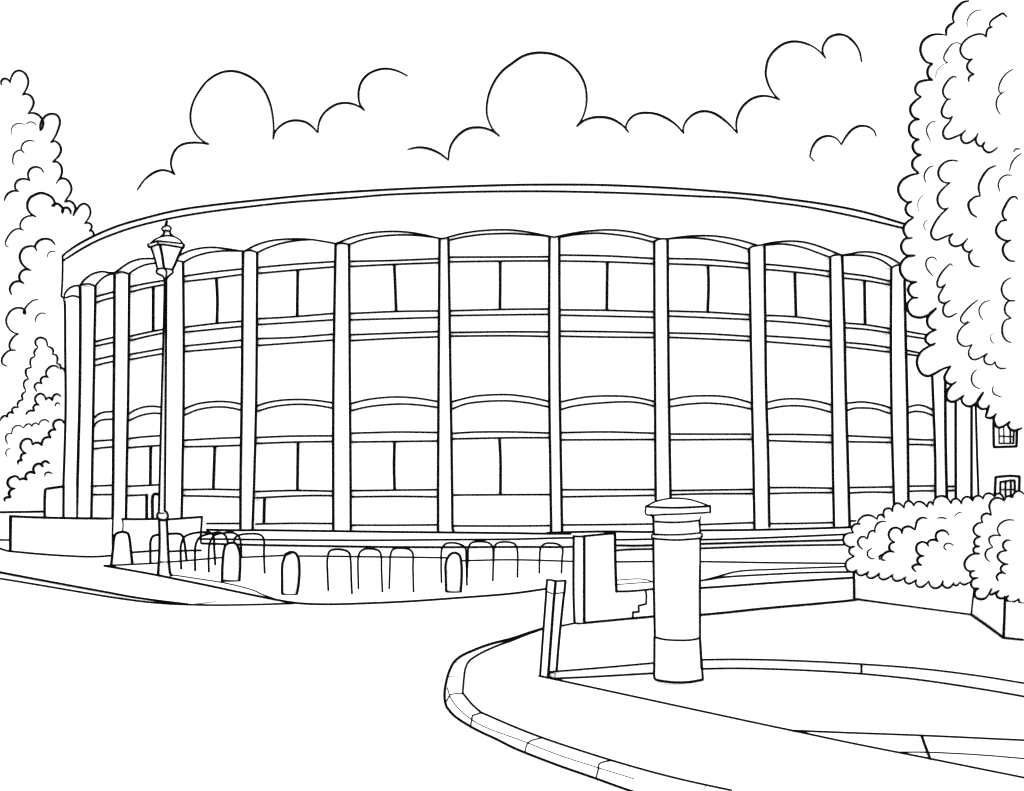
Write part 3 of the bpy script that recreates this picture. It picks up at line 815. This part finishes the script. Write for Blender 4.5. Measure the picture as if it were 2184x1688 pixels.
mb = turned([(1400, 1455, 326), (1330, 1520, 350), (1285, 1558, 386), (1264, 1568, 394), (1264, 1568, 424)], Yl, "01", 24, 1.0)
s_ = lcyl(1415, 158)
mb.ink("@01 1265,396 1300,383 1342,366 / 1450,377 1562,391", s_, 11); mb.ink("@01 1285,418 1330,402 1380,398 1450,407 1562,426", s_, 12); mb.ink("@01 1262,395 1270,420 1285,420 | 1568,398 1562,427", s_, 16)
mb.ink("@01 1342,367 1348,397", s_, 11); mb.ink("@01 1285,385 1320,355 1375,331 1430,323 1490,333 1535,360 1558,390", s_, 11)
link("lantern_roof", mb, M_RENDER, lamp)
mb = turned([(1418, 1428, 205), (1408, 1424, 232), (1392, 1446, 240), (1380, 1458, 258), (1388, 1450, 282), (1400, 1446, 290), (1390, 1460, 315), (1375, 1475, 328)], Yl, "01", 20, .8)
s_ = lcyl(1420, 45)
mb.ink("@01 1370,330 1393,310 1400,286 | 1475,325 1455,308 1447,286", s_, 14); mb.ink("@01 1388,280 1379,262 1400,241 1430,236 1455,250 1456,272 1445,284 / 1425,280 1392,279", s_, 12); mb.ink("@01 1412,230 1423,203", s_, 17)
link("finial", mb, M_RENDER, lamp)

# ------------------------------------------------------------------ cycle hoops: round black steel tube
HOOPS = [
 ("@02 1282,1420 1281,1300 1284,1235 1300,1200 1330,1187 1400,1180 1530,1177 1555,1195 1570,1240 1590,1395", 17, 1420, "black hoop passing behind the lamp post, first at the left end"),
 ("@02 1545,1480 1540,1370 1543,1270 1570,1205 1640,1173 1740,1162 1800,1170 1820,1200 1826,1300 1835,1438", 16, 1480, "wide black hoop immediately right of the lamp post"),
 ("@02 1664,1495 1662,1370 1668,1270 1700,1208 1790,1175 1880,1168 1920,1190 1945,1258", 16, 1495, "black hoop whose right leg vanishes behind the bollard among the crowded hoops"),
 ("@02 1780,1505 1778,1370 1785,1270 1820,1195 1930,1167 2000,1172 2040,1205 2055,1290 2058,1370", 15, 1505, "black hoop that frames the bollard among the crowded hoops"),
 ("@02 1998,1250 1997,1222 2020,1195 2070,1180 2182,1176 @12 40,1187 65,1215 68,1350 74,1515", 15, 1515, "black hoop just right of the bollard among the crowded hoops"),
 ("@12 616,1650 610,1520 610,1380 630,1322 680,1308 760,1317 795,1340 806,1400 812,1560 818,1698", 15, 1690, "left hoop of the three in the middle of the forecourt"),
 ("@12 873,1635 873,1370 890,1328 940,1304 1045,1320 1064,1350 1070,1500 1078,1675", 14, 1675, "middle hoop of the three in the middle of the forecourt"),
 ("@12 1136,1630 1142,1450 1148,1350 1170,1308 1230,1298 1300,1307 1333,1335 1338,1480 1343,1675", 14, 1675, "right hoop of the three in the middle of the forecourt"),
 ("@12 1581,1590 1578,1420 1586,1300 1615,1262 1665,1252 1745,1267 1783,1297 1792,1420 1798,1618", 14, 1618, "black hoop standing behind the bollard near the wall end"),
 ("@12 1800,1500 1806,1400 1812,1290 1835,1254 1905,1242 1985,1254 2015,1285 2022,1400 2018,1580", 14, 1580, "black hoop just right of the bollard near the wall end"),
 ("@12 2020,1500 2026,1380 2034,1280 2060,1254 2125,1245 2182,1252 @22 25,1264 43,1300 47,1550", 14, 1550, "tallest hoop of the pair left of the last single hoop"),
 ("@22 233,1520 235,1400 245,1295 275,1263 330,1255 400,1268 430,1300 426,1400 421,1515", 14, 1515, "last single black hoop, nearest the leaning post and wall end"),
]
for txt, w, vb, lab in HOOPS:
    pts = flat(T(txt))
    v = TY[2] + vb * SY
    um = sum(p[0] for p in pts) / len(pts)
    q = G(um, v)
    mb = MB(); s_ = on_y(q.y); s_.lift = lambda d, r: 0
    sm = smooth(pts)
    P3, rad = [], []
    for u, vv in sm:
        p = P(u, vv, s_); P3.append(p); rad.append(w * .9 * KW * SX * .5 / FOC * q.y)
    P3[0].z = min(P3[0].z, .05)
    mb.tube(P3, rad, 0, 10); mb.ball(P3[0], rad[0], 0); mb.ball(P3[-1], rad[-1], 0)
    o = tag(link("bike_stand", mb, M_INK, loc=(q.x, q.y, 0)), lab, "bike stand", "black hoop bike stands on the forecourt")

# ------------------------------------------------------------------ house beyond the tree
Yh = 60.0
sh = on_y(Yh)
house = thing("house", "plain house behind the right-hand tree with two small square windows", "house", (24.5, Yh, 0))
mb = MB()
mb.prism([(22.2, Yh, -.02), (40, Yh, -.02), (40, Yh, 9), (22.2, Yh, 9)], (0, 9, 0)); link("wall", mb, M_RENDER, house)
mb = MB()
mb.prism([(22, Yh - .3, 9.0), (40.3, Yh - .3, 9.0), (40.3, Yh + 4.5, 11.5), (22, Yh + 4.5, 11.5)], (0, 0, .2))
mb.prism([(22, Yh + 9.3, 9.0), (40.3, Yh + 9.3, 9.0), (40.3, Yh + 4.5, 11.5), (22, Yh + 4.5, 11.5)], (0, 0, .2)); link("roof", mb, M_RENDER, house)
def rect_(x0, y0, x1, y1, yy): 
    return [P(u, v, on_y(yy)) for u, v in flat(T(f"@32 {x0},{y0} {x1},{y0} {x1},{y1} {x0},{y1}"))]
for (o_, i_, frame, sash) in (
    ((1922, 120, 2122, 436), (1968, 200, 2094, 405), ("@32 1922,180 1923,300 1925,437 / 2119,432 / 2123,295",), (("@32 1968,272 1970,405 / 2092,405 / 2096,300", 10), ("@32 2010,265 2012,405", 8), ("@32 2065,290 2066,405", 10), ("@32 1973,343 2088,348", 9))),
    ((1938, 688, 2143, 900), (1980, 722, 2105, 890), ("@32 1934,845 1940,692 / 2060,682 2145,686 / 2141,815",), (("@32 1979,835 1980,735 / 2070,721 2103,721 / 2105,815", 13), ("@32 2025,730 2025,858", 12), ("@32 2070,718 2070,858", 12), ("@32 1995,799 2095,799", 9)))):
    wb_ = MB(); wb_.prism(rect_(*i_, Yh - .06), (0, .05, 0))
    sa = on_y(Yh - .08)
    for t, ww in sash: wb_.ink(t, sa, ww)
    win = link("window", wb_, M_RENDER, house)
    fb_ = MB()
    O, I = rect_(*o_, Yh - .1), rect_(*i_, Yh - .1)
    back = Vector((0, .1, 0))
    for q in range(4):
        r2 = (q + 1) % 4
        fb_.prism([O[q], O[r2], I[r2], I[q]], back)
    for t in frame: fb_.ink(t, on_y(Yh - .12), 15)
    link("window_frame", fb_, M_STONE, win)

# ------------------------------------------------------------------ trees, hedges, clouds
def trunk(x, y, z0, z1, r, lean=0):
    mb = MB()
    n, k = 12, 7
    vs, fs = [], []
    for i in range(k):
        t = i / (k - 1)
        rr = r * (1.5 - .9 * t if t > .15 else 1.9 - 3.5 * t)
        for j in range(n):
            a = 2 * math.pi * j / n
            q = rr * (1 + .12 * math.sin(3 * a + i))
            vs.append((x + lean * t + q * math.cos(a), y + q * math.sin(a), z0 + (z1 - z0) * t))
    for i in range(k - 1):
        for j in range(n):
            m = (j + 1) % n
            fs.append((i * n + j, i * n + m, (i + 1) * n + m, (i + 1) * n + j))
    fs += [tuple(range(n - 1, -1, -1)), tuple((k - 1) * n + j for j in range(n))]
    mb.add(vs, fs)
    for s in (-1, 1):                    # two limbs into the crown
        a = Vector((x + lean * .7, y, z0 + (z1 - z0) * .7))
        pts = [a + Vector((s * .22 * (z1 - z0) * t, .1 * t, .4 * (z1 - z0) * t)) for t in (0, .3, .6, 1)]
        mb.tube(pts, [r * .45, r * .35, r * .28, r * .15], 0, 8)
    return mb

Y1 = 52
t1 = thing("leafy_tree", "tall leafy tree rising behind the left end of the round building", "tree", (P(40, 1085, on_y(Y1)).x, Y1, 0))
mb = puff("@00 12,728 8,700 20,678 45,670 70,680 87,705 / 95,660 125,615 168,602 215,628 242,690 228,755 193,812 / 222,801 265,820 288,870 278,915 240,972 / 280,963 325,978 358,1015 368,1055 360,1090 345,1115 / 342,1080 360,1020 400,980 445,970 490,985 512,1035 495,1110 465,1175 433,1216 / 465,1203 505,1230 522,1275 505,1325 450,1382 / 480,1378 515,1405 530,1455 518,1510 482,1565 / 510,1527 545,1521 585,1545 610,1605 600,1650 575,1688 @01 550,38 / 590,25 625,45 645,90 640,110 625,152 / 650,105 680,65 715,48 755,70 772,120 760,165 722,219 / 750,212 778,228 782,255 760,283 / 785,280 799,305 794,325",
  Y1, 2.2, [(215, 560), (230, 800), (190, 960), (60, 1040), (-120, 1000), (-200, 700), (-170, 300), (-60, 185)], [
  ("@00 98,1148 96,1110 115,1070 165,1051 210,1062 | 221,1058 258,1040 290,1048 308,1070", 6),
  ("@00 297,1205 250,1198 205,1215 183,1255 186,1285 207,1303 / 186,1283 160,1282 125,1305 110,1350 112,1395 124,1402", 8),
  ("@00 372,1470 350,1437 303,1423 260,1440 238,1490 255,1540 / 225,1528 190,1525 150,1540 127,1583 137,1615 160,1632 / 120,1627 70,1648 42,1690 @01 38,22", 11),
  ("@01 307,160 / 265,135 235,90 236,40 258,-3 @00 290,1665 345,1645 410,1662 450,1692 @01 468,40 470,58 455,72 440,68 / 475,48 510,60 535,90 540,115 533,132 / 530,110 545,88 570,82 595,100 605,135", 13),
  ("@01 307,160 270,152 215,165 178,205 175,255 202,276 / 160,262 110,280 65,335 45,385 55,412 73,418", 9),
  ("@01 470,397 435,358 382,348 335,362 302,400 303,430 315,450 / 290,415 250,411 200,430 168,490 180,550 220,595 265,618 / 225,608 185,625 163,670 175,705 205,730 / 155,710 110,725 82,775 97,825", 12),
  ("@01 477,462 445,454 415,468 400,512", 6),
  ("@01 327,863 275,878 225,925 203,965 200,985 215,990 215,965 190,942 155,937 100,955 60,1010 52,1060 80,1120 120,1150 160,1158 / 120,1180 85,1230 80,1270 100,1298 133,1297 / 90,1298 45,1325 15,1375 20,1415 60,1435", 10),
  ("@01 390,987 355,981 320,1000 301,1035 302,1060", 7)], 14, .15)
link("crown", mb, M_LEAF, t1)
link("trunk", trunk(P(40, 1085, on_y(Y1)).x - 1.2, Y1 + .3, -.02, 6, .4, .3), M_LEAF, t1)

Y2 = 47.5
t2 = thing("shrub", "small conical shrub growing between the tall left tree and the round building", "shrub", (P(80, 1090, on_y(Y2)).x, Y2, 0))
mb = puff("@02 3,215 12,185 40,168 72,180 / 62,160 85,138 118,150 / 100,125 118,97 160,98 / 148,72 163,42 197,32 / 185,8 @01 192,1670 222,1648 / 203,1600 212,1555 247,1543 / 222,1510 222,1460 268,1445 / 257,1415 265,1370 300,1350 / 290,1320 300,1295 328,1275 / 305,1255 300,1220 325,1193 355,1190 392,1210 408,1267 / 440,1278 455,1305 447,1332 / 480,1340 492,1375 483,1410 / 510,1420 518,1440 516,1460 / 530,1448 548,1465 553,1492",
  Y2, .9, [(146, 900), (146, 1075), (-40, 1085), (-50, 900)], [
  ("@01 498,1450 475,1432 435,1435 395,1475 395,1510 413,1532 / 375,1522 345,1550 358,1585 / 320,1575 292,1605 313,1650", 11),
  ("@02 520,5 @01 500,1675 480,1672 455,1690 @02 446,42 / 430,18 410,15 390,36 / 383,5 @01 350,1668 310,1685 @02 297,25 310,60 335,78 / 300,75 282,100 295,130 / 255,125 230,140 220,162", 11),
  ("@02 472,88 475,68 495,60 512,72", 8),
  ("@02 420,225 395,205 365,205 340,222 332,250 / 310,232 280,240 272,262 / 255,240 225,243 197,275 / 175,255 145,252 110,275 97,325 / 70,320 48,345 48,370 64,410", 8),
  ("@02 550,235 530,208 495,203 460,225 455,260 478,292 / 440,290 415,320 435,358 / 400,352 365,375 357,425 / 335,402 300,400 275,418 / 265,375 225,365 190,385 172,430 190,470 223,490 / 190,495 175,520 188,555 / 165,548 150,565 155,583", 12),
  ("@02 91,443 60,460 47,490 62,520", 6),
  ("@02 422,578 395,556 370,562 352,590 368,605 / 355,585 325,578 295,595 283,625 298,662 / 260,648 225,665 217,690 230,717 / 200,705 165,717 / 145,688 110,687 70,715 65,755 90,785 128,791 / 95,800 75,830 92,868 / 60,865 35,880 42,898", 13),
  ("@02 445,663 415,650 385,662 383,687", 9)], 13, .1)
link("crown", mb, M_LEAF, t2)
link("trunk", trunk(P(60, 1085, on_y(Y2)).x, Y2, -.02, 1.5, .12), M_LEAF, t2)

Y3 = 20
t3 = thing("leafy_tree", "huge leafy tree filling the right edge in front of the round building", "tree", (P(2300, 1200, on_y(Y3)).x, Y3, 0))
mb = puff("@30 1713,8 1660,20 1605,70 1578,125 1575,165 1587,192 / 1545,215 1518,255 1520,303 / 1450,293 1380,305 1320,350 1298,420 1312,480 1350,530 1403,545 / 1370,570 1358,615 1370,660 1403,684 / 1340,685 1280,705 1255,750 1265,800 1305,826 / 1255,860 1215,910 1215,960 1245,1003 1290,1018 / 1240,1028 1205,1070 1203,1120 1230,1170 1287,1190 / 1250,1205 1232,1240 1240,1280 1262,1310 1305,1321 / 1260,1340 1230,1380 1235,1430 1285,1478 / 1210,1495 1140,1540 1108,1610 1130,1680 @31 1150,13 1185,37 1225,32 / 1185,55 1172,100 1195,145 1240,167 / 1185,205 1155,250 1160,300 1190,340 1228,342 / 1165,350 1135,400 1138,440 1165,480 1205,495 1252,491 / 1200,495 1150,530 1125,585 1130,640 1165,690 1210,715 1267,718 / 1225,728 1195,770 1205,820 1240,850 1278,851 / 1230,855 1190,900 1190,950 1220,1000 1290,1022 1350,1008 1390,985 1432,941 / 1380,990 1355,1040 1365,1090 1395,1118 1433,1124 / 1375,1150 1342,1190 1345,1225 1380,1252 1405,1253 1425,1238 / 1370,1265 1305,1310 1270,1380 1275,1440 1310,1500 1360,1520 1410,1505 1480,1465 1555,1436 / 1525,1480 1503,1530 1515,1565 1550,1588 1575,1588 1603,1568 / 1560,1600 1525,1650 @32 1518,0 1530,35 1565,52 1610,40 1670,-6 / 1650,25 1655,55 1690,85 1720,90 1760,75 1800,30 1835,-30 / 1785,50 1790,85 1815,110 1845,112 1880,100 1885,78 / 1870,125 1852,180 / 1885,190 1920,180 1945,152 / 1925,190 1935,240 1960,270 2010,258 2062,220 / 2045,250 2065,285 2095,296 2130,290 2165,275",
  Y3, 1.1, [(2260, 915), (2340, 500), (2330, -60), (2120, -70)], [
  ("@30 1698,230 1697,180 1725,125 1775,90 1825,85", 6),
  ("@30 2038,142 2020,130 2006,113 1960,135 1905,175 1888,205 1897,228 1913,231 / 1880,240 1862,270 1862,316 / 1835,295 1795,290 1730,310 1670,355 1638,420 1655,475 1700,507 1743,502 / 1710,530 1695,570 1715,610 1757,634 / 1725,645 1708,670 1713,697", 11),
  ("@30 1647,377 1610,365 1565,380 1520,440 1497,495 1510,525 1532,536", 8),
  ("@30 1532,536 1480,560 1440,605 1430,650 1433,682", 3.5),
  ("@30 1603,661 1585,652 1550,670 1505,730 1490,780 1505,825 1535,846 1558,845 / 1530,850 1500,890 1478,950 1490,990 1530,1010 1555,1005 1572,990 / 1550,1035 1505,1090 1490,1140 1510,1180 1540,1186 1600,1165 1650,1140 1685,1107 / 1650,1150 1645,1185 1665,1215 1695,1222 1740,1200 1775,1165 1790,1135 / 1770,1190 1780,1225 1805,1247 1830,1240 1850,1210 / 1833,1225 1835,1265 1860,1293 1890,1300 1930,1280 1955,1257", 11),
  ("@30 2090,590 2040,620 1990,680 1968,740 1970,780 1990,795 2015,780 / 1965,820 1945,880 1955,935 1980,977", 8),
  ("@30 1430,1040 1405,1037 1370,1060 1350,1105 1360,1150 1385,1200", 7),
  ("@30 2090,1297 2110,1272 2150,1270 | 2160,1307 2110,1345 2075,1395 2058,1460", 8),
  ("@30 1410,1414 1370,1430 1335,1480 1332,1520 1345,1555", 8),
  ("@30 1618,1374 1570,1367 1515,1380 1465,1425 1450,1480 1475,1535 1515,1558 1553,1557 / 1500,1600 1455,1655 @31 1443,10 1450,50 1475,85 1505,95 1537,84 / 1470,145 1415,225 1388,300 1405,345 1440,358 1500,335 1578,302 / 1545,345 1550,385 1580,410 1610,412 1660,390 1703,345 / 1660,400 1670,440 1700,460 1725,455 1745,440 / 1712,485 1725,545 1760,580 1805,588", 11),
  ("@30 1940,1413 1880,1440 1825,1510 1795,1590 1808,1672 / 1765,1678 1735,1700 @31 1710,40 1710,80 1735,135 1780,164", 12),
  ("@30 2078,1495 2030,1493 1985,1520 1962,1575 1977,1633", 8),
  ("@31 2128,12 2110,-10 2070,-3 2020,70 1998,130 2010,170 2037,190 / 1985,200 1945,260 1950,310 1990,350 2040,365 2072,359 / 2020,390 2000,440 2020,500 2060,535 2103,540", 12),
  ("@30 1327,1654 1295,1690 @31 1278,40 1277,80 1286,118", 4),
  ("@31 1363,187 1340,200 1327,235 1345,280", 5),
  ("@31 1437,532 1420,510 1390,505 1355,525 1345,570 1365,620 1405,665", 8),
  ("@31 1572,577 1555,562 1520,590 1465,660 1440,730 1450,760 1480,760 1513,735 / 1480,790 1455,840 1465,885 1500,898 1553,873 / 1505,910 1490,960 1505,1000 1540,1015 1610,983", 10),
  ("@31 1788,868 1730,915 1660,990 1640,1035 1655,1065 1690,1065 1700,1050", 9),
  ("@31 1718,1056 1650,1105 1615,1170 1620,1225 1660,1262 1700,1265 1740,1248 / 1710,1310 1715,1350 1745,1378 1790,1372 1872,1323 / 1842,1365 1850,1405 1890,1423 1920,1415 1935,1395 / 1945,1430 1980,1455 2030,1452", 9),
  ("@31 1890,874 1840,890 1800,945 1805,1000 1833,1042", 7),
  ("@31 2068,680 2015,715 1990,775 2010,840 2060,875 2108,877 / 2050,880 2018,930 2025,985 2073,1026 / 2020,1045 1995,1110 2005,1180 2035,1220 2073,1234", 10),
  ("@31 1930,1157 1892,1168 / 1900,1215 1930,1250", 5),
  ("@31 1777,1463 1740,1505 1735,1560 1760,1605 1807,1628", 8),
  ("@31 1920,1608 1912,1640 1925,1670 @32 1990,12", 7)], 16, .12)
link("crown", mb, M_LEAF, t3)
link("trunk", trunk(P(2330, 1200, on_y(Y3)).x, Y3, -.02, 3.4, .3), M_LEAF, t3)

H1 = ("@32 752,1482 735,1500 705,1502 675,1485 660,1440 675,1400 735,1367 / 700,1350 690,1325 700,1295 738,1284 / 700,1290 660,1270 640,1230 650,1190 690,1168 730,1167 / 712,1145 720,1110 750,1090 785,1094 / 765,1080 775,1055 810,1025 855,1015 900,1028 930,1052 / 935,1025 960,1010 980,1020 993,1042 / 982,1000 995,968 1025,957 1050,965 1062,987 / 1062,950 1080,922 1108,913 1140,930 1160,957 / 1165,920 1185,897 1205,895 1230,912 1242,940 / 1255,912 1290,900 1325,912 1358,950 / 1365,915 1390,902 1408,932 / 1412,895 1440,862 1485,852 1525,868 1560,920 / 1570,888 1605,875 1630,888 1648,922 / 1655,885 1680,862 1700,858 1725,868 1745,898 / 1755,865 1790,850 1820,860 1832,880 / 1845,845 1880,828 1905,835 1928,858 / 1950,835 1975,832 2000,855 2008,885 / 2015,893 / 2025,865 2050,852 2075,862 2087,880 / 2088,845 2110,818 2140,810 2165,820 2185,838 | "
      "2185,838 2230,830 2300,1200 2200,1560 1900,1640 | 1718,1588 1680,1610 1650,1605 1635,1587 / 1612,1618 1582,1610 1580,1590 / 1575,1610 1545,1637 1510,1635 1485,1605 1487,1575 / 1485,1605 1450,1637 1410,1640 1378,1612 1370,1580 / 1340,1612 1310,1632 1280,1628 1257,1600 1265,1567 / 1220,1598 1190,1602 1165,1578 1172,1543 / 1145,1565 1115,1578 1085,1578 1060,1555 1060,1522 / 1035,1547 1000,1565 970,1566 945,1545 947,1510 / 920,1540 885,1556 860,1553 840,1530 857,1498 / 825,1522 790,1533 757,1515 752,1482")
mb = puff(H1, 16.3, .55, [], [
  ("@32 1008,1074 970,1070 930,1090 910,1140 913,1168 / 900,1147 865,1160 845,1222 / 820,1200 790,1203 765,1240 775,1280 807,1306", 10),
  ("@32 1356,1045 1320,1036 1275,1060 1252,1143 / 1220,1118 1185,1112 1150,1130 1142,1175 / 1130,1140 1090,1122 1050,1135 1028,1180 1045,1225 1082,1247 / 1045,1258 1032,1290 1045,1320 1077,1333 / 1035,1325 990,1345 967,1375 972,1398 998,1402", 12),
  ("@32 1660,990 1630,993 1605,1008 1588,1032", 6), ("@32 1527,1050 1490,1038 1445,1040 / 1440,1048 1443,1055", 8),
  ("@32 1543,1187 1520,1155 1480,1145 1440,1165 1430,1205 1452,1242 / 1415,1225 1375,1235 1358,1265 1370,1282 / 1345,1252 1310,1244 1270,1270 1265,1320 1290,1355 1330,1365 / 1295,1370 1272,1400 1285,1430 1310,1445 / 1265,1438 1230,1460 1258,1500", 12),
  ("@32 1585,1276 1550,1257 1510,1265 1500,1295 1523,1318", 8), ("@32 885,1298 850,1325 850,1365 880,1388 910,1388", 8), ("@32 966,1350 945,1375 955,1402", 7)], 13, .1)
tag(link("hedge", mb, M_LEAF, loc=(P(1990, 1230, on_y(16.3)).x, 16.3, .15)), "wide rounded hedge spilling over the low wall right of the pillar", "hedge")
H2 = ("@32 2015,898 1990,878 1950,868 1910,885 1885,935 1892,975 1902,1018 / 1865,1000 1825,1020 1818,1055 1830,1078 / 1790,1085 1752,1125 1755,1165 1780,1192 1810,1200 / 1770,1215 1755,1250 1770,1278 1802,1283 / 1760,1290 1748,1315 1765,1342 1803,1346 / 1740,1350 1690,1390 1673,1435 1690,1480 1725,1498 1762,1491 / 1728,1500 1722,1530 1745,1555 1788,1550 / 1745,1565 1728,1605 1750,1640 1797,1641 / 1770,1660 1762,1690 @33 1775,40 1810,53 1850,45 1880,10 1905,-42 / 1885,0 1902,14 1968,-22 / 1945,5 1955,35 1985,47 2020,38 2050,20 / 2030,45 2050,75 2080,80 2115,65 2137,48 / 2140,75 2160,90 2195,90")
mb = puff(H2, 13.0, .4, [(2300, 1285), (2320, 1100), (2240, 1062), (2184, 1056)], [
  ("@32 2098,1060 2050,1056 1995,1075 1955,1130 1965,1170 1985,1194 / 1930,1188 1885,1210 1890,1255 1917,1290 / 1870,1310 1850,1355 1865,1390 1890,1414", 9),
  ("@32 2067,1231 2030,1232 2002,1265 2010,1300 2037,1321 / 1985,1328 1955,1365 1970,1400 2005,1425 2048,1435 / 2005,1440 1982,1475 2000,1505 2027,1518 / 1980,1508 1948,1540 1963,1580", 11)], 14, .1)
tag(link("bush", mb, M_LEAF, loc=(P(2120, 1262, on_y(13.0)).x, 13.0, .3)), "upright bush at the right edge in front of the wide hedge", "bush")

CL = [
 ("@00 1168,1622 1215,1555 1270,1500 1330,1463 1390,1451 1450,1463 1492,1490 / 1465,1445 1456,1390 1468,1330 1500,1272 1560,1230 1650,1216 1720,1220 1780,1231 / 1725,1202 1665,1140 1630,1060 1622,985 1640,890 1690,790 1770,690 1860,630 1970,606 2080,630 2182,690 @10 70,770 120,880 145,1000 152,1100 147,1190 / 160,1130 220,1065 290,1033 345,1027 420,1040 480,1080 528,1132 / 530,1080 550,1010 600,945 680,893 755,878 830,888 890,915 925,943 / 885,890 872,815 885,730 930,655 1010,605 1105,586 1200,603 1292,648",
  420, [(890, 240), (840, 330), (600, 390), (400, 415)], "big cloud at left with one tall round puff and a trailing shoulder"),
 ("@10 1293,1275 1345,1262 1400,1257 1480,1270 1560,1305 1610,1340 1640,1365 / 1642,1310 1665,1230 1720,1155 1800,1100 1890,1086 1970,1098 2035,1130 2075,1162 / 2015,1100 1975,1010 1964,935 1985,800 2040,680 2110,595 2182,540 @20 80,485 160,457 250,449 360,465 470,520 560,605 620,715 638,830 630,920 600,1010 553,1079 / 610,1030 680,1004 755,997 840,1010 910,1045 965,1090 993,1128 / 970,1095 985,1040 1030,990 1090,966 1150,962 1240,975 1330,1015 1410,1075 1463,1138 / 1458,1095 1480,1040 1530,985 1590,955 1640,948 1720,965 1800,1015 1860,1070 1920,1135 / 1910,1070 1920,1000 1960,915 2030,850 2100,822 2150,818 2182,821 @30 50,833 98,853 / 50,805 8,735 @20 2162,640 2164,590 2182,510 @30 50,435 120,380 180,358 240,354 320,370 400,410 460,460 490,498 / 470,460 463,420 480,370 520,320 570,298 610,293 680,315 740,370 780,440 800,528",
  460, [(1800, 260), (1600, 350), (1200, 380), (950, 380)], "long billowing cloud over the middle of the round building with the largest round puff"),
 ("@30 393,1376 355,1335 / 375,1260 415,1200 460,1170 515,1160 570,1175 605,1205 623,1236 / 660,1170 710,1110 760,1080 808,1073 860,1085 905,1120 922,1162", 400, [(1850, 320), (1800, 350)], "smallest cloud, a double hump near the top of the right-hand tree"),
]
for txt, yy, clo, lab in CL:
    mb = puff(txt, yy, 5.0, clo, [], 15, .1, .4)
    p = P(*clo[-1], on_y(yy))
    tag(link("cloud", mb, M_CLOUD, loc=p), lab, "cloud", "clouds over the building")

for o in SC.objects:
    if '_o' in o: del o['_o']
